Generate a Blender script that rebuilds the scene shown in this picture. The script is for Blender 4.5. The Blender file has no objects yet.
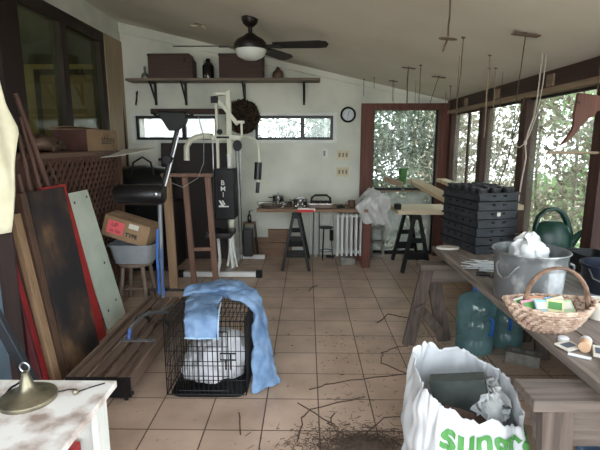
import bpy, bmesh, math, random
from mathutils import Vector, Matrix, noise
R = random.Random(11)
SC = bpy.context.scene
COL = SC.collection
PI = math.pi
V = Vector

# ------------------------------------------------------------------ materials
def lin(c):
    c = c / 255.0
    return c / 12.92 if c <= .04045 else ((c + .055) / 1.055) ** 2.4
def rgb(t): return (lin(t[0]), lin(t[1]), lin(t[2]), 1)

def mat(name, c1, c2=None, rough=.6, metal=0., scale=6., stretch=(1, 1, 1), bump=0., lo=.35, hi=.65,
        detail=5, c3=None, sp=.5, trans=0., dist=0.):
    m = bpy.data.materials.new(name); m.use_nodes = True
    nt = m.node_tree; N = nt.nodes; L = nt.links
    b = N['Principled BSDF']
    b.inputs['Roughness'].default_value = rough; b.inputs['Metallic'].default_value = metal
    b.inputs['Specular IOR Level'].default_value = sp
    if trans: b.inputs['Transmission Weight'].default_value = trans
    tc = N.new('ShaderNodeTexCoord'); mp = N.new('ShaderNodeMapping')
    mp.inputs['Scale'].default_value = stretch
    L.new(tc.outputs['Object'], mp.inputs['Vector'])
    nz = N.new('ShaderNodeTexNoise'); nz.inputs['Scale'].default_value = scale
    nz.inputs['Detail'].default_value = detail; nz.inputs['Distortion'].default_value = dist
    L.new(mp.outputs['Vector'], nz.inputs['Vector'])
    rp = N.new('ShaderNodeValToRGB')
    rp.color_ramp.elements[0].position = lo; rp.color_ramp.elements[1].position = hi
    rp.color_ramp.elements[0].color = rgb(c1); rp.color_ramp.elements[1].color = rgb(c2 or c1)
    if c3:
        e = rp.color_ramp.elements.new((lo + hi) / 2); e.color = rgb(c3)
    L.new(nz.outputs['Fac'], rp.inputs['Fac']); L.new(rp.outputs['Color'], b.inputs['Base Color'])
    if bump:
        bp = N.new('ShaderNodeBump'); bp.inputs['Strength'].default_value = bump
        bp.inputs['Distance'].default_value = .01
        L.new(nz.outputs['Fac'], bp.inputs['Height']); L.new(bp.outputs['Normal'], b.inputs['Normal'])
    return m

def wood(name, c1, c2, axis='x', rough=.65, scale=3.5, bump=.25, lo=.3, hi=.7):
    s = {'x': (.6, 9, 9), 'y': (9, .6, 9), 'z': (9, 9, .6)}[axis]
    return mat(name, c1, c2, rough=rough, scale=scale, stretch=s, bump=bump, lo=lo, hi=hi, dist=.6)

def glass(name, tint=(240, 245, 245), refl=.1, dirt=.1, dirtcol=(190, 195, 190), scale=4):
    m = bpy.data.materials.new(name); m.use_nodes = True
    nt = m.node_tree; N = nt.nodes; L = nt.links
    for n in list(N): N.remove(n)
    out = N.new('ShaderNodeOutputMaterial')
    tr = N.new('ShaderNodeBsdfTransparent'); tr.inputs[0].default_value = rgb(tint)
    gl = N.new('ShaderNodeBsdfGlossy'); gl.inputs['Roughness'].default_value = .03
    mx = N.new('ShaderNodeMixShader'); lw = N.new('ShaderNodeLayerWeight'); lw.inputs[0].default_value = .5
    fr = N.new('ShaderNodeMath'); fr.operation = 'POWER'; fr.inputs[1].default_value = 5
    mul = N.new('ShaderNodeMath'); mul.operation = 'MULTIPLY_ADD'; mul.inputs[1].default_value = .45; mul.inputs[2].default_value = refl
    L.new(lw.outputs['Facing'], fr.inputs[0]); L.new(fr.outputs[0], mul.inputs[0]); L.new(mul.outputs[0], mx.inputs[0])
    L.new(tr.outputs[0], mx.inputs[1]); L.new(gl.outputs[0], mx.inputs[2])
    df = N.new('ShaderNodeBsdfDiffuse'); df.inputs[0].default_value = rgb(dirtcol)
    tl = N.new('ShaderNodeBsdfTranslucent'); tl.inputs[0].default_value = rgb(dirtcol)
    dm = N.new('ShaderNodeMixShader'); dm.inputs[0].default_value = .6
    L.new(df.outputs[0], dm.inputs[1]); L.new(tl.outputs[0], dm.inputs[2])
    nz = N.new('ShaderNodeTexNoise'); nz.inputs['Scale'].default_value = scale; nz.inputs['Detail'].default_value = 6
    tc = N.new('ShaderNodeTexCoord'); L.new(tc.outputs['Object'], nz.inputs['Vector'])
    mr = N.new('ShaderNodeMapRange'); mr.inputs[1].default_value = .3; mr.inputs[2].default_value = .75
    mr.inputs[3].default_value = dirt * .3; mr.inputs[4].default_value = min(1, dirt * 1.9)
    L.new(nz.outputs['Fac'], mr.inputs[0])
    m2 = N.new('ShaderNodeMixShader'); L.new(mr.outputs[0], m2.inputs[0])
    L.new(mx.outputs[0], m2.inputs[1]); L.new(dm.outputs[0], m2.inputs[2])
    L.new(m2.outputs[0], out.inputs[0])
    return m

def leafmat(name, cols):
    m = bpy.data.materials.new(name); m.use_nodes = True
    nt = m.node_tree; N = nt.nodes; L = nt.links
    for n in list(N): N.remove(n)
    out = N.new('ShaderNodeOutputMaterial'); g = N.new('ShaderNodeNewGeometry')
    rp = N.new('ShaderNodeValToRGB')
    while len(rp.color_ramp.elements) < len(cols): rp.color_ramp.elements.new(.5)
    for i, c in enumerate(cols):
        rp.color_ramp.elements[i].position = i / (len(cols) - 1); rp.color_ramp.elements[i].color = rgb(c)
    L.new(g.outputs['Random Per Island'], rp.inputs[0])
    d = N.new('ShaderNodeBsdfDiffuse'); t = N.new('ShaderNodeBsdfTranslucent'); x = N.new('ShaderNodeMixShader')
    x.inputs[0].default_value = .5
    L.new(rp.outputs[0], d.inputs[0]); L.new(rp.outputs[0], t.inputs[0])
    L.new(d.outputs[0], x.inputs[1]); L.new(t.outputs[0], x.inputs[2]); L.new(x.outputs[0], out.inputs[0])
    return m

def tilemat():
    m = bpy.data.materials.new('clay_tile'); m.use_nodes = True
    nt = m.node_tree; N = nt.nodes; L = nt.links; b = N['Principled BSDF']
    tc = N.new('ShaderNodeTexCoord'); mp = N.new('ShaderNodeMapping')
    mp.inputs['Location'].default_value = (-.07 + 3.05, -2.15 + 3.0, 0)
    L.new(tc.outputs['Object'], mp.inputs['Vector'])
    br = N.new('ShaderNodeTexBrick'); br.offset = 0; br.squash = 1
    br.inputs['Scale'].default_value = 1; br.inputs['Brick Width'].default_value = .305; br.inputs['Row Height'].default_value = .3
    br.inputs['Mortar Size'].default_value = .0042; br.inputs['Mortar Smooth'].default_value = .35
    br.inputs['Color1'].default_value = rgb(TILE1); br.inputs['Color2'].default_value = rgb(TILE2)
    br.inputs['Mortar'].default_value = rgb((84, 70, 60)); br.inputs['Bias'].default_value = 0
    L.new(mp.outputs['Vector'], br.inputs['Vector'])
    nz = N.new('ShaderNodeTexNoise'); nz.inputs['Scale'].default_value = 3.2; nz.inputs['Detail'].default_value = 8
    L.new(tc.outputs['Object'], nz.inputs['Vector'])
    rp = N.new('ShaderNodeValToRGB'); rp.color_ramp.elements[0].position = .3; rp.color_ramp.elements[1].position = .7
    rp.color_ramp.elements[0].color = (.72, .7, .68, 1); rp.color_ramp.elements[1].color = (1.1, 1.1, 1.1, 1)
    L.new(nz.outputs['Fac'], rp.inputs[0])
    mx = N.new('ShaderNodeMix'); mx.data_type = 'RGBA'; mx.blend_type = 'MULTIPLY'; mx.inputs[0].default_value = 1
    L.new(br.outputs['Color'], mx.inputs[6]); L.new(rp.outputs[0], mx.inputs[7])
    n2 = N.new('ShaderNodeTexNoise'); n2.inputs['Scale'].default_value = 40; n2.inputs['Detail'].default_value = 4
    L.new(tc.outputs['Object'], n2.inputs['Vector'])
    r2 = N.new('ShaderNodeValToRGB'); r2.color_ramp.elements[0].position = .62; r2.color_ramp.elements[1].position = .72
    r2.color_ramp.elements[0].color = (0, 0, 0, 1); r2.color_ramp.elements[1].color = (.35, .35, .35, 1)
    L.new(n2.outputs['Fac'], r2.inputs[0])
    m3 = N.new('ShaderNodeMix'); m3.data_type = 'RGBA'
    L.new(r2.outputs[0], m3.inputs[0]); L.new(mx.outputs[2], m3.inputs[6]); m3.inputs[7].default_value = rgb((105, 88, 74))
    L.new(m3.outputs[2], b.inputs['Base Color'])
    b.inputs['Roughness'].default_value = .42; b.inputs['Specular IOR Level'].default_value = .4
    bp = N.new('ShaderNodeBump'); bp.inputs['Strength'].default_value = .5; bp.inputs['Distance'].default_value = .004
    bp.invert = True
    L.new(br.outputs['Fac'], bp.inputs['Height']); L.new(bp.outputs[0], b.inputs['Normal'])
    return m

def emis(name, col, s):
    m = bpy.data.materials.new(name); m.use_nodes = True
    b = m.node_tree.nodes['Principled BSDF']
    b.inputs['Base Color'].default_value = rgb(col); b.inputs['Emission Color'].default_value = rgb(col)
    b.inputs['Emission Strength'].default_value = s
    return m

# ------------------------------------------------------------------ mesh builder
class MB:
    def __init__(s): s.v = []; s.f = []; s.mi = []
    def add(s, vs, fs, mi=0):
        o = len(s.v); s.v += [V(p) for p in vs]; s.f += [[i + o for i in f] for f in fs]; s.mi += [mi] * len(fs); return s
    def bx(s, x0, x1, y0, y1, z0, z1, mi=0):
        return s.slab((x0, y0, z0), (x1 - x0, 0, 0), (0, y1 - y0, 0), (0, 0, z1 - z0), mi)
    def box(s, c, size, M=None, mi=0):
        h = [a / 2 for a in size]; c = V(c); M = M or Matrix.Identity(3)
        ax = [M @ V((size[0], 0, 0)), M @ V((0, size[1], 0)), M @ V((0, 0, size[2]))]
        return s.slab(c - (ax[0] + ax[1] + ax[2]) / 2, *ax, mi)
    def slab(s, o, u, v, t, mi=0):
        o, u, v, t = V(o), V(u), V(v), V(t)
        if u.cross(v).dot(t) < 0: u, v = v, u
        p = [o, o + u, o + u + v, o + v]
        return s.add(p + [q + t for q in p], [[3, 2, 1, 0], [4, 5, 6, 7], [0, 1, 5, 4], [1, 2, 6, 5], [2, 3, 7, 6], [3, 0, 4, 7]], mi)
    def bar(s, a, b, w, h, up=(0, 0, 1), mi=0):
        a, b, up = V(a), V(b), V(up); d = (b - a)
        x = d.cross(up)
        if x.length < 1e-5: x = d.cross(V((1, 0, 0)))
        x.normalize(); y = x.cross(d).normalized()
        return s.slab(a - x * w / 2 - y * h / 2, x * w, y * h, d, mi)
    def frames(s, pts, closed=False):
        P = [V(p) for p in pts]; n = len(P); out = []; pr = None
        for i in range(n):
            if closed: t = P[(i + 1) % n] - P[i - 1]
            else: t = P[min(i + 1, n - 1)] - P[max(i - 1, 0)]
            t.normalize()
            if pr is None:
                r = V((0, 0, 1)) if abs(t.z) < .9 else V((1, 0, 0)); x = t.cross(r).normalized()
            else:
                x = pr - t * pr.dot(t); x.normalize()
            pr = x; out.append((P[i], x, t.cross(x).normalized()))
        return out
    def tube(s, pts, r, n=8, closed=False, mi=0):
        F = s.frames(pts, closed); vs = []; k = len(F)
        for i, (p, x, y) in enumerate(F):
            q = r[i] if isinstance(r, (list, tuple)) else r
            for j in range(n):
                a = 2 * PI * j / n; vs.append(p + x * math.cos(a) * q + y * math.sin(a) * q)
        fs = []
        for i in range(k if closed else k - 1):
            for j in range(n):
                i2 = (i + 1) % k; j2 = (j + 1) % n
                fs.append([i * n + j, i * n + j2, i2 * n + j2, i2 * n + j])
        if not closed:
            fs.append(list(range(n))[::-1]); fs.append([(k - 1) * n + j for j in range(n)])
        return s.add(vs, fs, mi)
    def rod(s, a, b, r, n=8, mi=0, r2=None):
        return s.tube([a, b], [r, r if r2 is None else r2], n, mi=mi)
    def lathe(s, prof, c, n=24, sx=1, sy=1, M=None, mi=0, fn=None):
        c = V(c); vs = []; M = M or Matrix.Identity(3)
        for (r, z) in prof:
            for j in range(n):
                a = 2 * PI * j / n
                rr = max(r, 1e-4)
                if fn: rr *= fn(a, z)
                vs.append(c + M @ V((math.cos(a) * rr * sx, math.sin(a) * rr * sy, z)))
        fs = []
        for i in range(len(prof) - 1):
            for j in range(n):
                j2 = (j + 1) % n
                fs.append([i * n + j, i * n + j2, (i + 1) * n + j2, (i + 1) * n + j])
        fs.append(list(range(n))[::-1]); fs.append([(len(prof) - 1) * n + j for j in range(n)])
        return s.add(vs, fs, mi)
    def prism(s, outline, t, mi=0):
        P = [V(p) for p in outline]; t = V(t); n = len(P)
        return s.add(P + [p + t for p in P], [list(range(n))[::-1], [n + i for i in range(n)]] +
                     [[i, (i + 1) % n, n + (i + 1) % n, n + i] for i in range(n)], mi)
    def grid(s, fn, nu, nv, cu=False, mi=0):
        vs = [fn(i / (nu if cu else nu - 1), j / (nv - 1)) for j in range(nv) for i in range(nu)]
        fs = []
        for j in range(nv - 1):
            for i in range(nu if cu else nu - 1):
                i2 = (i + 1) % nu
                fs.append([j * nu + i, j * nu + i2, (j + 1) * nu + i2, (j + 1) * nu + i])
        return s.add(vs, fs, mi)
    def sweep(s, pts, wid, th, n=16, up=None, mi=0, pw=.7):
        """flat cloth-like tube: pts path, wid half-width vector(s), th half thickness"""
        k = len(pts); vs = []
        P = [V(p) for p in pts]
        for i in range(k):
            t = (P[min(i + 1, k - 1)] - P[max(i - 1, 0)]).normalized()
            w = V(wid[i] if isinstance(wid, list) else wid); nn = w.normalized().cross(t).normalized()
            h = th[i] if isinstance(th, list) else th
            for j in range(n):
                a = 2 * PI * j / n; c, q = math.cos(a), math.sin(a)
                vs.append(P[i] + w * (abs(c) ** pw * (1 if c > 0 else -1)) + nn * h * (abs(q) ** pw * (1 if q > 0 else -1)))
        fs = [[i * n + j, i * n + (j + 1) % n, (i + 1) * n + (j + 1) % n, (i + 1) * n + j] for i in range(k - 1) for j in range(n)]
        fs.append(list(range(n))[::-1]); fs.append([(k - 1) * n + j for j in range(n)])
        return s.add(vs, fs, mi)
    def jitter(s, amp, sc, seed=0):
        for p in s.v:
            q = p * sc + V((seed, seed * 1.7, seed * .3)); d = noise.noise_vector(q) + noise.noise_vector(q * 2.3) * .5
            p += d * amp
        return s
    def build(s, name, m, parent=None, smooth=False, bevel=0., subsurf=0, solid=0., origin=None, label=None, recalc=False, angle=40, seg=2):
        if origin is not None: o = V(origin)
        elif parent is not None: o = WORLD[parent.name].copy()
        elif s.v:
            xs = [p.x for p in s.v]; ys = [p.y for p in s.v]; zs = [p.z for p in s.v]
            o = V(((min(xs) + max(xs)) / 2, (min(ys) + max(ys)) / 2, min(zs)))
        me = bpy.data.meshes.new(name)
        me.from_pydata([p - o for p in s.v], [], s.f)
        ms = m if isinstance(m, (list, tuple)) else [m]
        for a in ms: me.materials.append(a)
        for i, pl in enumerate(me.polygons): pl.material_index = s.mi[i]
        if recalc:
            b = bmesh.new(); b.from_mesh(me); bmesh.ops.remove_doubles(b, verts=b.verts, dist=1e-5)
            bmesh.ops.recalc_face_normals(b, faces=b.faces); b.to_mesh(me); b.free()
        if smooth:
            me.shade_smooth(); me.set_sharp_from_angle(angle=math.radians(angle))
        me.update()
        ob = bpy.data.objects.new(name, me); COL.objects.link(ob)
        if parent is not None:
            ob.parent = parent; ob.location = o - WORLD[parent.name]
        else: ob.location = o
        WORLD[ob.name] = o
        if subsurf:
            d = ob.modifiers.new('s', 'SUBSURF'); d.levels = d.render_levels = subsurf
        if solid:
            d = ob.modifiers.new('t', 'SOLIDIFY'); d.thickness = solid; d.offset = 0
        if bevel:
            d = ob.modifiers.new('b', 'BEVEL'); d.width = bevel; d.segments = seg; d.limit_method = 'ANGLE'
        if label: ob['label'] = label
        return ob
WORLD = {}

def thing(name, label, cat, loc, group=None):
    o = bpy.data.objects.new(name, None); COL.objects.link(o); o.location = loc; o.empty_display_size = .05
    WORLD[o.name] = V(loc)
    o['label'] = label; o['category'] = cat
    if group: o['group'] = group
    return o
def tag(o, label, cat, group=None):
    o['label'] = label; o['category'] = cat
    if group: o['group'] = group
    return o
def struct(o): o['kind'] = 'structure'; return o
def S(mb, name, m, **k): return struct(mb.build(name, m, origin=(0, 0, 0), **k))
def stuff(o, label, cat): o['kind'] = 'stuff'; o['label'] = label; o['category'] = cat; return o
def dup(root, loc, rot=None, label=None, group=None):
    r = root.copy(); COL.objects.link(r); r.location = loc
    if rot is not None: r.rotation_euler = rot
    if label: r['label'] = label
    if group: r['group'] = group
    for ch in list(root.children):
        c = ch.copy(); COL.objects.link(c); c.parent = r
        for g in ch.children:
            d = g.copy(); COL.objects.link(d); d.parent = c
    return r
def rotm(ax, deg): return Matrix.Rotation(math.radians(deg), 3, ax)
def text_mesh(txt, size, bold=0., space=1.):
    c = bpy.data.curves.new('t', 'FONT'); c.body = txt; c.size = size; c.offset = bold; c.space_character = space
    c.align_x = 'LEFT'
    o = bpy.data.objects.new('t', c); COL.objects.link(o)
    dg = bpy.context.evaluated_depsgraph_get(); dg.update()
    me = bpy.data.meshes.new_from_object(o.evaluated_get(dg))
    bpy.data.objects.remove(o)
    return me
def put_text(name, txt, size, O, ux, uy, m, parent, bold=0., sub=0, fn=None, align=0.5, space=1.):
    """lettering on a plane: origin O, unit axes ux (reading), uy (up)"""
    me = text_mesh(txt, size, bold, space); O, ux, uy = V(O), V(ux).normalized(), V(uy).normalized(); n = ux.cross(uy)
    if sub:
        b = bmesh.new(); b.from_mesh(me); bmesh.ops.triangulate(b, faces=b.faces)
        bmesh.ops.subdivide_edges(b, edges=b.edges, cuts=sub, use_grid_fill=True); b.to_mesh(me); b.free()
    w = max([v.co.x for v in me.vertices] or [0])
    mb = MB(); vs = []
    for v in me.vertices:
        if fn: vs.append(fn(v.co.x - w * align, v.co.y))
        else: vs.append(O + ux * (v.co.x - w * align) + uy * v.co.y + n * .0015)
    mb.add(vs, [list(p.vertices) for p in me.polygons])
    bpy.data.meshes.remove(me)
    return mb.build(name, m, parent)
SKY=3.0; EXPO=1.25; REAR_X=-2.4; ROOF_Y=-.4
# ------------------------------------------------------------------ palette
TILE1 = (204, 179, 160); TILE2 = (192, 167, 149)
M = {}
M['wall'] = mat('painted_plaster', (192, 195, 183), (218, 219, 207), .85, scale=1.8, bump=.05, lo=.3, hi=.6, detail=8)
M['ceil'] = mat('ceiling_paint', (216, 210, 198), (230, 225, 214), .9, scale=1.2, lo=.3, hi=.6, detail=7)
M['white'] = mat('white_paint', (205, 210, 205), (222, 224, 218), .5, scale=5)
M['darkwood'] = wood('dark_stained_wood', (30, 19, 17), (46, 30, 26), 'z')
M['darkwoodx'] = wood('dark_stained_board', (42, 26, 22), (66, 42, 34), 'x')
M['post'] = wood('redwood_post', (50, 30, 26), (78, 46, 38), 'z')
M['plate'] = wood('redwood_beam', (46, 30, 26), (70, 46, 39), 'y')
M['doorwood'] = wood('red_brown_door_frame', (78, 42, 33), (108, 62, 48), 'z')
M['tan'] = wood('tan_trim_wood', (128, 108, 88), (158, 136, 112), 'y')
M['beige'] = wood('beige_jamb', (150, 132, 108), (172, 152, 126), 'z')
M['black'] = mat('black_plastic', (13, 13, 14), (23, 23, 25), .5, scale=12, sp=.3)
M['blackmetal'] = mat('black_metal', (22, 22, 24), (34, 33, 34), .4, .4, scale=12)
M['glass'] = glass('window_glass', refl=.05, dirt=.05)
M['dusty'] = glass('dusty_glass', refl=.02, dirt=.13, dirtcol=(200, 196, 184), scale=3)
M['frost'] = glass('hazy_plastic_sheet', tint=(225, 230, 230), refl=.06, dirt=.5, dirtcol=(208, 210, 206), scale=5)
M['inner'] = glass('dark_window_glass', tint=(190, 205, 195), refl=.03, dirt=.03)
M['tile'] = tilemat()

# ------------------------------------------------------------------ the room shell
def cz(x): return 3.0 - .2294 * (x + 2.4)
S(MB().bx(-2.4, 1.95, -1.4, 6.0, -.1, 0), 'floor', M['tile'])
S(MB().slab((-2.6, ROOF_Y, cz(-2.6)), (4.75, 0, -.2294 * 4.75), (0, 6.2 - ROOF_Y, 0), (0, 0, .1)), 'ceiling', M['ceil'])
# back wall with the ribbon windows and the doorway cut out
wb = MB()
XL, XR = -2.4, 1.95
def wz(x0, x1, z0, z1): wb.bx(x0, x1, 6.0, 6.14, z0, z1)
wz(XL, .70, 0, 1.53); wz(XL, -2.27, 1.53, 1.86); wz(-1.16, -.70, 1.53, 1.86); wz(.36, .70, 1.53, 1.86)
wb.prism([(XL, 6.0, 1.86), (.70, 6.0, 1.86), (.70, 6.0, 2.0), (XR, 6.0, 2.0), (XR, 6.0, cz(XR)), (XL, 6.0, cz(XL))], (0, .14, 0))
S(wb, 'wall_back', M['wall'], recalc=False)
S(MB().prism([(XL, 5.975, cz(XL)), (1.8, 5.975, cz(1.8)), (1.8, 5.975, cz(1.8) - .05), (XL, 5.975, cz(XL) - .12)], (0, .025, 0)), 'trim_1', M['wall'])
S(MB().bx(-2.4, .70, 5.985, 6.0, 0, .09), 'baseboard_back', M['white'])
# left wall: dark boards, window opening, beige jamb, white beam
S(MB().bx(-2.52, -2.4, -1.4, 3.62, 0, 2.8), 'wall_left', M['darkwood'])
S(MB().bx(-2.52, -2.4, 3.62, 6.0, 0, 1.2), 'wall_left_lower', M['darkwood'])
S(MB().bx(-2.56, -2.375, -1.4, 6.0, 2.76, 3.02), 'trim_2', M['white'])
S(MB().bx(-2.5, -2.36, 5.5, 6.0, 1.2, 2.76), 'trim_3', M['beige'])
S(MB().bx(-2.43, -2.36, 3.62, 3.84, 1.2, 2.76), 'trim_4', M['darkwood'])
w = S(MB().bx(-2.47, -2.37, 3.84, 5.5, 1.2, 1.42).bx(-2.47, -2.37, 3.84, 5.5, 2.64, 2.76).bx(-2.47, -2.37, 3.84, 3.9, 1.42, 2.64)
      .bx(-2.47, -2.37, 5.4, 5.5, 1.42, 2.64).bx(-2.46, -2.36, 4.53, 4.63, 1.42, 2.64), 'window_1', M['darkwood'])
MB().bx(-2.42, -2.415, 3.9, 4.53, 1.42, 2.64).build('pane', M['inner'], w)
MB().bx(-2.43, -2.425, 4.63, 5.4, 1.42, 2.64).build('pane', M['inner'], w)
# the neighbouring room seen through that window
M['yellow'] = mat('yellow_plaster', (190, 165, 105), (205, 180, 120), .8, scale=3)
M['green_dark'] = mat('dark_green_ceiling', (70, 84, 72), (84, 96, 84), .8, scale=3)
M['doorinner'] = wood('interior_door', (150, 122, 78), (168, 138, 92), 'z')
S(MB().bx(-6.5, -2.52, 7.0, 7.1, 0, 2.66), 'wall_next_room_end', M['yellow'])
S(MB().bx(-6.6, -6.5, 2.0, 7.1, 0, 2.66), 'wall_next_room_far', M['yellow'])
S(MB().bx(-6.5, -2.52, 1.9, 2.0, 0, 2.66), 'wall_next_room_near', M['yellow'])
S(MB().bx(-2.62, -2.52, 6.0, 7.1, 0, 2.66), 'wall_next_room_side', M['yellow'])
S(MB().bx(-6.6, -2.52, 1.9, 7.1, 2.66, 2.76), 'ceiling_next_room', M['green_dark'])
S(MB().bx(-6.6, -2.52, 1.9, 7.1, -.1, 0), 'floor_next_room', M['doorinner'])
d = S(MB().bx(-4.0, -3.2, 6.96, 7.0, 0, 2.5), 'door_2', M['doorinner'])
MB().bx(-4.08, -4.0, 6.94, 7.0, 0, 2.58).bx(-3.2, -3.12, 6.94, 7.0, 0, 2.58).bx(-4.08, -3.12, 6.94, 7.0, 2.5, 2.58).build('door_frame', M['darkwood'], d)
# unseen ceiling lamp, added to brighten the next room
lt = thing('added_fill_lamp', 'round white fill lamp added to brighten the room behind the left window', 'lamp', (-3.6, 4.2, 2.66))
MB().lathe([(.12, 0), (.12, -.02), (.04, -.03)], (-3.6, 4.2, 2.66)).build('base', M['white'], lt, smooth=True)
M['fillglow'] = emis('fill_lamp_glow', (255, 225, 170), 1.5)
MB().lathe([(.1, -.02), (.1, -.05), (.07, -.085), (.01, -.1)], (-3.6, 4.2, 2.66)).build('fill_lamp_shade', M['fillglow'], lt, smooth=True)
# ribbon windows
def ribbon(name, x0, x1, xm, panes):
    z0, z1 = 1.54, 1.85
    f = MB()
    f.bx(x0, x1, 6.03, 6.09, z0, z0 + .035).bx(x0, x1, 6.03, 6.09, z1 - .035, z1).bx(x0, x0 + .035, 6.03, 6.09, z0 + .035, z1 - .035)
    f.bx(x1 - .035, x1, 6.03, 6.09, z0 + .035, z1 - .035).bx(xm - .025, xm + .025, 6.025, 6.09, z0 + .035, z1 - .035)
    f = S(f, name, M['blackmetal'])
    MB().bx(x0 + .035, xm - .025, 6.055, 6.06, z0 + .035, z1 - .035).build('pane', panes[0], f)
    MB().bx(xm + .025, x1 - .035, 6.06, 6.065, z0 + .035, z1 - .035).build('pane', panes[1], f)
    t = MB()
    for a, b, c, e in ((x0 - .05, x1 + .05, z1, z1 + .035), (x0 - .05, x1 + .05, z0 - .04, z0), (x0 - .05, x0, z0, z1), (x1, x1 + .05, z0, z1)):
        t.bx(a, b, 5.985, 6.03, c, e)
    t.build('window_trim', M['white'], f)
ribbon('window_2', -2.25, -1.18, -1.62, (M['frost'], M['frost']))
ribbon('window_3', -.68, .34, -.06, (M['glass'], M['glass']))
# glazed door in the back wall
dr = S(MB().bx(.70, .86, 5.96, 6.12, 0, 2.0).bx(.86, 1.72, 5.96, 6.12, 1.92, 2.0).bx(1.70, 1.84, 5.94, 6.12, 0, 2.0), 'door_1', M['doorwood'])
MB().bx(.86, 1.70, 6.03, 6.07, .875, .91).bx(.86, 1.70, 6.03, 6.07, 0, .05).bx(.86, .88, 6.03, 6.07, .05, 1.92).bx(1.68, 1.70, 6.03, 6.07, .05, 1.92).build('glazing_frame', M['blackmetal'], dr)
MB().bx(.86, 1.70, 5.96, 6.05, .862, .876).build('ledge', M['tan'], dr)
MB().bx(.88, 1.68, 6.045, 6.05, .91, 1.92).build('pane', M['dusty'], dr)
MB().bx(.88, 1.68, 6.045, 6.05, .05, .875).build('lower_panel', M['frost'], dr)
# right wall: dwarf wall, sill, posts, beam and panes
X0 = 1.83
S(MB().bx(X0, X0 + .12, 1.9, 6.0, 0, .69), 'wall_right', M['tan'])
S(MB().bx(X0 - .06, X0 + .14, 1.9, 6.0, .69, .725), 'trim_5', M['tan'])
S(MB().bx(X0 - .02, X0 + .12, -1.4, 6.0, 1.905, 2.03), 'trim_6', M['plate'])
S(MB().bx(X0 - .04, X0 + .10, -1.4, 6.0, 1.865, 1.905), 'trim_7', M['tan'])
bl = MB()
for y in (5.3, 4.45, 3.5, 2.55, 1.6): bl.bx(X0 - .035, X0 - .02, y - .045, y + .045, 1.915, 2.0)
S(bl, 'trim_8', M['tan'])
ys = (5.9, 4.86, 3.93, 2.9, 1.85, .8, -.3, -1.35)
for i, y in enumerate(ys):
    S(MB().bx(X0 - .01, X0 + .1, y - .055, y + .055, .725 if y > 1.9 else 0, 1.865), 'trim_%d' % (9 + i), M['post'])
for i in range(4):
    a, b = ys[i + 1] + .055, ys[i] - .055; mid = (a + b) / 2 - .03
    f = S((MB().bx(X0 + .03, X0 + .06, mid - .012, mid + .012, .725, 1.865) if i == 0 else MB()).bx(X0 + .03, X0 + .06, a, b, .725, .745).bx(X0 + .03, X0 + .06, a, b, 1.845, 1.865),
          'window_%d' % (4 + i), M['darkwood'] if i else M['post'])
    if i == 0:
        MB().bx(X0 + .044, X0 + .047, a, mid - .012, .745, 1.845).build('pane', M['dusty'], f)
        MB().bx(X0 + .044, X0 + .047, mid + .012, b, .745, 1.845).build('pane', M['dusty'], f)
    else: MB().bx(X0 + .044, X0 + .047, a, b, .745, 1.845).build('pane', M['dusty'], f)
# wall behind the camera, open on the garden side
if REAR_X > -2.39: S(MB().bx(-2.4, REAR_X, -1.5, -1.4, 0, 2.95), 'wall_rear', M['wall'])

# ------------------------------------------------------------------ outside
M['soil'] = mat('garden_soil', (120, 105, 84), (150, 138, 108), .9, scale=2)
S(MB().bx(-14, 14, -12, 20, -.25, -.12), 'ground_outside', M['soil'])
def leaves(name, m, spots, label):
    mb = MB()
    for p, s in spots:
        n = V((R.gauss(0, 1), R.gauss(0, 1), R.gauss(0, .8))).normalized()
        u = n.orthogonal().normalized(); u.rotate(Matrix.Rotation(R.uniform(0, 6.28), 3, n)); v = n.cross(u)
        p = V(p); k = n * s * .18
        mb.add([p - u * s, p - v * s * .42 + k - u * s * .15, p + u * s * 1.05, p + v * s * .42 + k - u * s * .15], [[0, 1, 2], [0, 2, 3]])
    return stuff(mb.build(name, m, origin=(0, 0, 0)), label, 'leaves')
def cloud(n, x, y, z, s, thr=-9, sc=1.6, seed=0):
    out = []
    while len(out) < n:
        p = V((R.uniform(*x), R.uniform(*y), R.uniform(*z)))
        if noise.noise(p * sc + V((seed, 0, 0))) > thr: out.append((p, R.uniform(*s)))
    return out
M['ivy'] = leafmat('ivy_leaf', [(84, 98, 76), (150, 156, 138), (104, 118, 92), (70, 80, 64), (176, 184, 166)])
M['vine'] = leafmat('dry_vine_leaf', [(150, 128, 110), (196, 182, 164), (104, 84, 70), (150, 158, 118), (210, 200, 184), (84, 70, 58)])
leaves('vine', M['vine'], cloud(6500, (2.25, 2.6), (6.3, 10.5), (.0, 2.4), (.03, .07), -.4, 2.4, 3), 'pale brown vine leaves seen through the farthest right window')
M['paleleaf'] = leafmat('pale_far_leaf', [(150, 164, 140), (190, 198, 182), (130, 148, 122), (206, 212, 200)])
leaves('bush', M['paleleaf'], cloud(3000, (.0, 2.0), (8.0, 8.8), (-.1, 2.8), (.06, .12), -.2, 1.5, 5), 'pale bush farther out behind the ivy of the back door')
M['greenleaf'] = leafmat('green_leaf', [(112, 150, 90), (156, 186, 122), (124, 156, 108), (186, 206, 160)])
leaves('ivy', M['ivy'], cloud(8500, (.3, 2.15), (6.3, 7.1), (-.1, 2.3), (.025, .055), -.34, 2.2), 'grey-green ivy leaves hanging outside the glazed back door')
leaves('ivy', M['ivy'], cloud(1300, (-.9, .25), (6.3, 6.9), (1.3, 2.2), (.025, .05), -.2, 2.6), 'ivy leaves seen through the small window left of the clock')
leaves('vine', M['vine'], cloud(9400, (2.25, 2.48), (2.0, 6.25), (.1, 2.35), (.02, .05), -.42, 2.4, 3), 'dense pale brown vine leaves against the right windows')
leaves('hedge', M['greenleaf'], cloud(4200, (2.62, 3.2), (2.0, 5.9), (.1, 2.3), (.03, .07), -.2, 1.1, 9), 'green leaves growing through the vine outside the right windows')
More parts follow.
